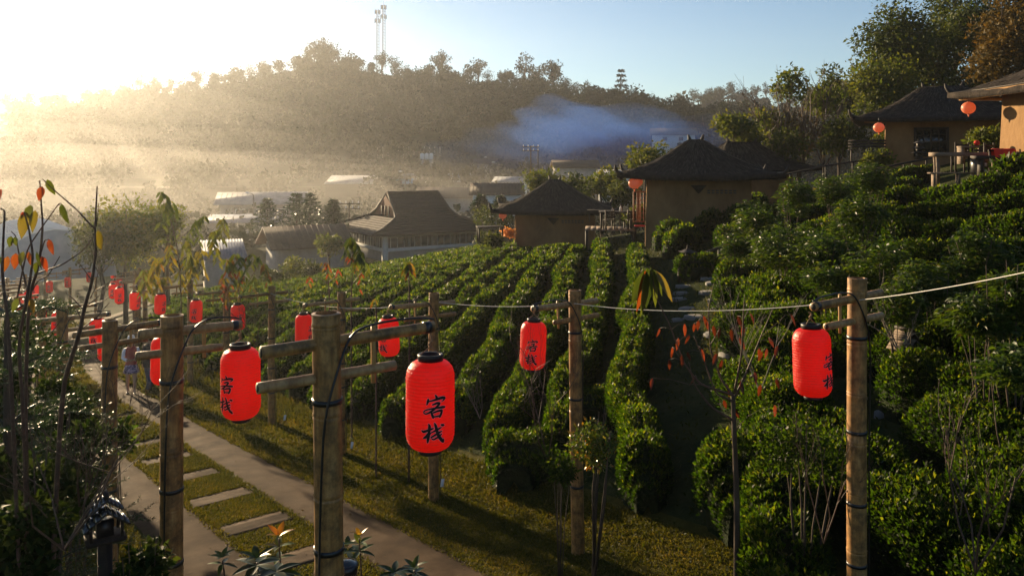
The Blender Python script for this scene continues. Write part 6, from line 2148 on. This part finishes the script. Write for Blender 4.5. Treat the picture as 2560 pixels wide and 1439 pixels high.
for k, (px, py, d, r, h, n, mat, lab) in enumerate(((735, 670, 62, 1.3, 1.8, 900, 'tree_leaf_light', 'pale shrub beside the low outbuilding'), (690, 690, 58, 1.6, 1.6, 900, 'tree_leaf', 'dim shrub below the low outbuilding'), (780, 675, 60, 1.2, 1.6, 800, 'tree_leaf', 'dim shrub between outbuilding and hall'), (1215, 600, 60, 1.0, 1.2, 900, 'tree_leaf', 'dark shrub at the hall eave end'), (1230, 545, 75, 2.4, 2.6, 1200, 'tree_leaf', 'dark shrub behind the round lantern of the lower hut'), (1235, 598, 44, .7, .9, 900, 'tree_leaf', 'round clipped shrub beside the lower hut'), (1590, 535, 40.5, .8, .8, 1200, 'tree_leaf_light', 'bright clipped shrub between table and red shutters'), (2470, 352, 33, 1.0, 1.0, 1500, 'tree_leaf_light', 'bright shrub behind the terrace chairs'), (2540, 420, 25, .8, .7, 1500, 'tea', 'tea bush at the foot of the sunlit wall'), (2190, 400, 38, .9, .8, 900, 'tree_leaf_light', 'bright shrub below the slatted bench'), (2215, 355, 43, .9, 1.6, 900, 'tree_leaf_light', 'leafy shrub under the cottage lantern'))):
    bush(px, py, d, r, h, n, .12 + .0022 * d, mat, lab)
fb = bush(1268, 582, 44.5, .5, .5, 500, .14, 'flower', 'clump of orange flowers beside the lower hut wall', 'flower_clump', cat='flowers')

# araucarias in the valley
def araucaria(px, py_t, py_b, d, r, label, seed):
    rg = np.random.default_rng(seed)
    t, b = at(px, py_t, d), at(px, py_b, d)
    H = t[2] - b[2]
    root = thing('araucaria', label, 'tree', tuple(b))
    MB().tube([(0, 0, -3), (0, 0, H)], [.18, .03], 7).build('trunk', 'bark', root)
    mb = MB()
    nt_ = 9
    for k in range(nt_):
        z = H * (.12 + .86 * k / (nt_ - 1)); R_ = r * (1 - .88 * (k / (nt_ - 1)) ** 1.2)
        for b_ in range(8):
            a = b_ * .785 + k * .4
            m = 26
            tt = rg.random(m)
            P = np.stack([np.cos(a) * R_ * tt, np.sin(a) * R_ * tt, z + R_ * (.18 * tt + .12 * tt ** 2) + rg.normal(0, .05, m)], 1)
            dr = np.stack([np.cos(a) + rg.normal(0, .8, m), np.sin(a) + rg.normal(0, .8, m), rg.normal(.2, .3, m)], 1)
            mb.leaves(P, dr, rg.normal(0, .5, (m, 3)) + [0, 0, 1], .30 + .3 * rg.random(m), .16, np.clip(rg.normal(.4, .2, m), 0, 1))
    mb.build('crown', 'needle', root)
    return root


araucaria(668, 500, 600, 92, 2.3, 'hazy tiered araucaria in front of the long metal roof', 1)
araucaria(742, 488, 600, 90, 2.9, 'broad tiered araucaria beside the long metal roof', 2)
araucaria(775, 488, 590, 93, 2.4, 'tiered araucaria joined to the broad one', 3)
araucaria(833, 503, 585, 88, 1.6, 'narrow tiered araucaria nearest the hall', 4)
araucaria(1203, 492, 545, 85, 1.3, 'small araucaria beyond the round lantern of the lower hut', 5)
araucaria(1252, 494, 540, 88, 1.3, 'small araucaria before the white walled house', 6)
# valley scrub: one mass
vm = MB()
rgv = np.random.default_rng(77)
for _ in range(620):
    d = 62 + 150 * rgv.random() ** .8
    px = -150 + 2300 * rgv.random()
    x = (px - 1280) / FPX * d
    z = float(T(x, d))
    if d < 80 and px > 1150: continue
    if d < 100 and 660 < px < 1260: continue
    h = 1.6 + 2.4 * rgv.random() + d * .008; r = h * (.55 + .4 * rgv.random())
    u_, v_ = uv(x, d)
    if 26 > u_ > -8 and v_ < 58: continue
    P, dr, nn, L, W, t = crown(70, r, h, rgv, 5, .35 + d * .004)
    vm.leaves(P + np.array([x, d, z - .2]), dr, nn, L, W, np.clip(t * .8 + .3 * (rgv.random() - .4), 0, 1))
tag(vm.build('scrub', 'forest_leaf'), 'hazy scrub filling the valley floor between the houses', 'scrub', kind='stuff')


# ------------------------------------------------------------------ people
def skin_body(root, name, verts, edges, radii, mat, sub=2):
    me = bpy.data.meshes.new(name)
    me.from_pydata(verts, edges, [])
    o = link(name, me, root)
    md = o.modifiers.new('skin', 'SKIN')
    md.use_smooth_shade = True
    for i, r_ in enumerate(radii):
        me.skin_vertices[0].data[i].radius = r_ if isinstance(r_, tuple) else (r_, r_)
    me.skin_vertices[0].data[0].use_root = True
    sb = o.modifiers.new('sub', 'SUBSURF')
    sb.levels = sub; sb.render_levels = sub
    me.materials.append(MAT[mat])
    return o


MAT['skin'] = surface('skin', [(0.3, (0.36, 0.2, 0.13)), (0.7, (0.44, 0.26, 0.17))], rough=0.55, bump=0)
MAT['hair'] = surface('hair', [(0.3, (0.07, 0.03, 0.015)), (0.7, (0.16, 0.07, 0.03))], scale=60, rough=0.5, bump=0.3, stretch=(1, 1, .1))
MAT['hat'] = surface('hat', [(0.3, (0.66, 0.64, 0.6)), (0.7, (0.78, 0.76, 0.72))], scale=60, rough=0.8, bump=0.3)
MAT['coral'] = surface('coral', [(0.3, (0.3, 0.05, 0.045)), (0.7, (0.4, 0.08, 0.07))], scale=20, rough=0.85, bump=0.4)
MAT['sleeve'] = surface('sleeve', [(0.3, (0.66, 0.68, 0.74)), (0.7, (0.78, 0.79, 0.82))], scale=20, rough=0.85, bump=0.3)
MAT['skirt'] = surface('skirt', [(0.38, (0.03, 0.025, 0.05)), (0.5, (0.22, 0.17, 0.28)), (0.62, (0.5, 0.42, 0.5))], scale=16, detail=3, rough=0.85, bump=0.2)
MAT['jacket'] = surface('jacket', [(0.3, (0.014, 0.014, 0.016)), (0.7, (0.03, 0.03, 0.032))], scale=20, rough=0.85, bump=0.3)
MAT['jeans'] = surface('jeans', [(0.3, (0.03, 0.045, 0.085)), (0.7, (0.055, 0.075, 0.13))], scale=30, rough=0.9, bump=0.3)
MAT['sandal'] = surface('sandal', [(0.3, (0.015, 0.012, 0.01)), (0.7, (0.03, 0.025, 0.02))], rough=0.7, bump=0)


def body_skeleton(step=.12, arm='folded'):
    """pelvis at 0; z up, facing -y; 1.62 m tall"""
    V = [(0, 0, .88), (0, .0, 1.02), (0, .01, 1.18), (0, .0, 1.32), (0, .0, 1.40), (0, -.01, 1.46), (0, -.02, 1.52), (0, -.02, 1.585)]
    Rr = [(.13, .10), (.12, .09), (.13, .095), (.115, .085), (.055, .055), (.055, .06), (.075, .09), (.06, .07)]
    E = [(i, i + 1) for i in range(7)]
    for s_ in (-1, 1):
        i = len(V)
        ys = -step * s_
        V += [(s_ * .09, 0, .80), (s_ * .095, ys * .4, .47), (s_ * .095, ys, .09), (s_ * .10, ys - .10, .035)]
        Rr += [.085, .06, .037, (.035, .026)]
        E += [(0, i), (i, i + 1), (i + 1, i + 2), (i + 2, i + 3)]
        i = len(V)
        if arm == 'folded':
            V += [(s_ * .17, 0, 1.31), (s_ * .215, .03, 1.06), (s_ * .10, -.17, 1.02), (s_ * .05, -.20, 1.03)]
        else:
            V += [(s_ * .17, 0, 1.31), (s_ * .22, .02, 1.05), (s_ * .21, -.05, .82), (s_ * .20, -.06, .74)]
        Rr += [.05, .042, .03, (.03, .02)]
        E += [(3, i), (i, i + 1), (i + 1, i + 2), (i + 2, i + 3)]
        for f in range(5):
            k = len(V)
            b = V[i + 3]
            off = (f - 2) * .014
            d = (-s_ * .05, -.03, off) if arm == 'folded' else (off, -.01, -.06)
            if f == 4: d = (d[0] * .3, -.05, .03) if arm == 'folded' else (-s_ * .035, -.03, -.02)
            V += [tuple(b[q] + d[q] * .6 for q in range(3)), tuple(b[q] + d[q] for q in range(3))]
            Rr += [.0095, .008]
            E += [(i + 3, k), (k, k + 1)]
    return V, E, Rr


def shell(profile, seg=20, flat=.72):
    """garment ring stack: (rx, ry or None, z)"""
    mb = MB()
    ang = np.arange(seg) * 2 * np.pi / seg
    V = []
    for (rx, z, wav) in profile:
        rr = rx * (1 + wav * np.sin(ang * 6))
        V.append(np.stack([rr * np.cos(ang), rr * flat * np.sin(ang), np.full(seg, z)], 1))
    V = np.concatenate(V)
    F_ = [(i * seg + k, i * seg + (k + 1) % seg, (i + 1) * seg + (k + 1) % seg, (i + 1) * seg + k) for i in range(len(profile) - 1) for k in range(seg)]
    return mb.add(V, F_)


def face(root):
    for s_ in (-1, 1):
        MB().lathe([(.001, -.008), (.009, 0), (.001, .008)], 8, (s_ * .028, -.098, 1.535)).build('eye', 'jacket', root)
        MB().lathe([(.001, -.02), (.012, 0), (.001, .02)], 8, (s_ * .078, -.02, 1.53)).build('ear', 'skin', root)
    MB().tube([(0, -.10, 1.535), (0, -.122, 1.512), (0, -.10, 1.505)], [.008, .011, .008], 6).build('nose', 'skin', root)
    MB().box((0, -.098, 1.482), (.038, .01, .008)).build('mouth', 'coral', root)


# woman in the pale hat
wx, wy = hit(328, 985)
sc = 145 / FPX * wy / 1.72
pw = thing('person', 'person in pale sun hat, coral vest and patterned skirt standing on the lane', 'person', tuple(P3(wx, wy, .03)), rad(25))
pw.scale = (sc,) * 3
V, E, Rr = body_skeleton(.10)
body = skin_body(pw, 'body', V, E, Rr, 'skin')
face(pw)
shell([(.125, .93, 0), (.15, .86, .03), (.185, .74, .06), (.215, .62, .09), (.212, .615, .09)], 36, .8).build('skirt', 'skirt', pw, True)
shell([(.16, .86, .02), (.155, .95, .01), (.14, 1.05, .01), (.165, 1.2, 0), (.165, 1.3, 0), (.12, 1.375, 0), (.07, 1.40, 0)], 24, .74).build('vest', 'coral', pw, True)
for s_ in (-1, 1):
    MB().tube([(s_ * .15, 0, 1.33), (s_ * .19, .01, 1.22), (s_ * .22, .03, 1.06), (s_ * .16, -.08, 1.03), (s_ * .115, -.155, 1.02)], [.055, .058, .052, .046, .04], 12).build('sleeve', 'sleeve', pw, True)
    MB().box((s_ * .098, (-.10 * s_) - .05, .012), (.085, .24, .024), bev=.01).build('sandal', 'sandal', pw)
MB().lathe([(.20, 1.575), (.205, 1.572), (.20, 1.585), (.105, 1.60), (.10, 1.66), (.085, 1.71), (.04, 1.73), (.001, 1.73)], 26, (0, -.015, 0)).build('sun_hat', 'hat', pw, True)
MB().lathe([(.108, 1.60), (.106, 1.63)], 26, (0, -.015, 0)).build('hat_band', 'jacket', pw, True)
MB().add(*(lambda m: (m.v[0], m.f[0]))(shell([(.085, 1.60, 0), (.095, 1.52, .02), (.098, 1.42, .04), (.09, 1.33, .06), (.07, 1.27, .08)], 20, .8))).build('hair', 'hair', pw, True).location = (0, .035, 0)
# companion in dark jacket
mx_, my_ = hit(374, 982)
pm = thing('person', 'person in dark jacket and blue jeans walking behind the half hidden lantern', 'person', tuple(P3(mx_, my_, .03)), rad(-20))
pm.scale = (sc * 1.03,) * 3
V, E, Rr = body_skeleton(.16, 'down')
skin_body(pm, 'body', V, E, Rr, 'skin')
face(pm)
shell([(.2, .74, .03), (.185, .86, .02), (.17, 1.0, .01), (.185, 1.2, 0), (.18, 1.31, 0), (.12, 1.385, 0), (.07, 1.42, 0)], 24, .74).build('jacket', 'jacket', pm, True)
for s_ in (-1, 1):
    MB().tube([(s_ * .15, 0, 1.34), (s_ * .21, .01, 1.2), (s_ * .225, .02, 1.04), (s_ * .215, -.05, .80)], [.06, .064, .056, .046], 12).build('sleeve', 'jacket', pm, True)
    ys = -.16 * s_
    MB().tube([(s_ * .08, 0, .9), (s_ * .095, 0, .78), (s_ * .1, ys * .4, .48), (s_ * .1, ys * .95, .12)], [.10, .105, .085, .075], 14).build('trouser_leg', 'jeans', pm, True)
    MB().box((s_ * .1, ys - .05, .012), (.09, .25, .024), bev=.01).build('sandal', 'sandal', pm)
MB().lathe([(.088, 1.50), (.095, 1.55), (.09, 1.61), (.06, 1.655), (.001, 1.665)], 20, (0, .0, 0)).build('hair', 'hair', pm, True)


# ------------------------------------------------------------------ haze, mist and smoke
def volume_mat(name, col, dens, aniso):
    m = bpy.data.materials.new(name)
    m.use_nodes = True
    nt = m.node_tree
    nt.nodes.clear()
    o = nt.nodes.new('ShaderNodeOutputMaterial')
    p = nt.nodes.new('ShaderNodeVolumePrincipled')
    p.inputs['Color'].default_value = (*col, 1)
    p.inputs['Density'].default_value = dens
    p.inputs['Anisotropy'].default_value = aniso
    nt.links.new(p.outputs[0], o.inputs['Volume'])
    return m


hz = MB().box((0, 220, 33), (940, 570, 92)).build('haze', volume_mat('haze_air', (0.88, 0.90, 0.93), 0.00027, 0.66))
tag(hz, 'thin morning haze filling the valley air', 'haze', kind='stuff')


def puff(name, c, s_, dens, col, aniso, label, cat, seed, rz=0.0):
    """soft closed body of mist with an uneven skin"""
    bm = bmesh.new()
    bmesh.ops.create_icosphere(bm, subdivisions=4, radius=1.0)
    for v_ in bm.verts:
        p = v_.co
        k = 1 + .16 * math.sin(p.x * 4 + seed) * math.cos(p.y * 3.2 + seed * 2) + .10 * math.sin(p.z * 7 + p.x * 6 + seed) + .06 * math.sin(p.x * 13 + p.y * 11 + seed)
        v_.co = p * k
    me = bpy.data.meshes.new(name)
    bm.to_mesh(me); bm.free()
    me.materials.append(volume_mat(name, col, dens, aniso))
    o = link(name, me)
    o.location = c; o.scale = s_; o.rotation_euler = (0, 0, rz)
    return tag(o, label, cat, kind='stuff')


puff('mist', (-150, 200, 6), (120, 62, 24), .00026, (.95, .93, .90), .55, 'bright bank of mist low over the valley', 'mist', 1, .3)
puff('mist', (-105, 175, 0), (105, 52, 14), .0004, (.95, .93, .90), .55, 'lower sheet of golden mist under the hill', 'mist', 2.2, .2)
puff('mist', (-45, 165, -1), (120, 55, 9), .0009, (.95, .93, .90), .55, 'thin mist among the valley roofs', 'mist', 3.7, .1)
puff('mist', (-40, 118, -4), (70, 30, 7), .0016, (.95, .93, .90), .55, 'thin mist around the hall and araucarias', 'mist', 5.1, .1)
SM = (.14, .36, 1.0)
for k, (px, py, d, sx_, sy_, sz_, dn, lab) in enumerate((
        (1420, 315, 172, 13, 9, 6.0, .013, 'rounded head of blue wood smoke against the dark hill'), (1520, 325, 174, 19, 11, 5.4, .010, 'blue wood smoke hanging over the village'),
        (1640, 345, 178, 16, 10, 3.6, .010, 'blue wood smoke trailing up the side valley'), (1440, 375, 170, 22, 12, 6.5, .0045, 'thin blue smoke sinking among the village roofs'), (1560, 370, 165, 22, 12, 5.0, .0045, 'faint blue smoke behind the larger hut'), (1380, 350, 175, 13, 9, 6.5, .005, 'faint edge of the blue smoke'), (1290, 385, 172, 20, 12, 6.0, .0022, 'thin bluish veil over the patched white roof'), (1720, 335, 182, 18, 10, 4.2, .0035, 'thin blue smoke drifting below the farther hill'))):
    puff('smoke', tuple(at(px, py, d)), (sx_, sy_, sz_), dn, SM, 0.0, lab, 'smoke', 3.1 + 1.3 * k, -.1)
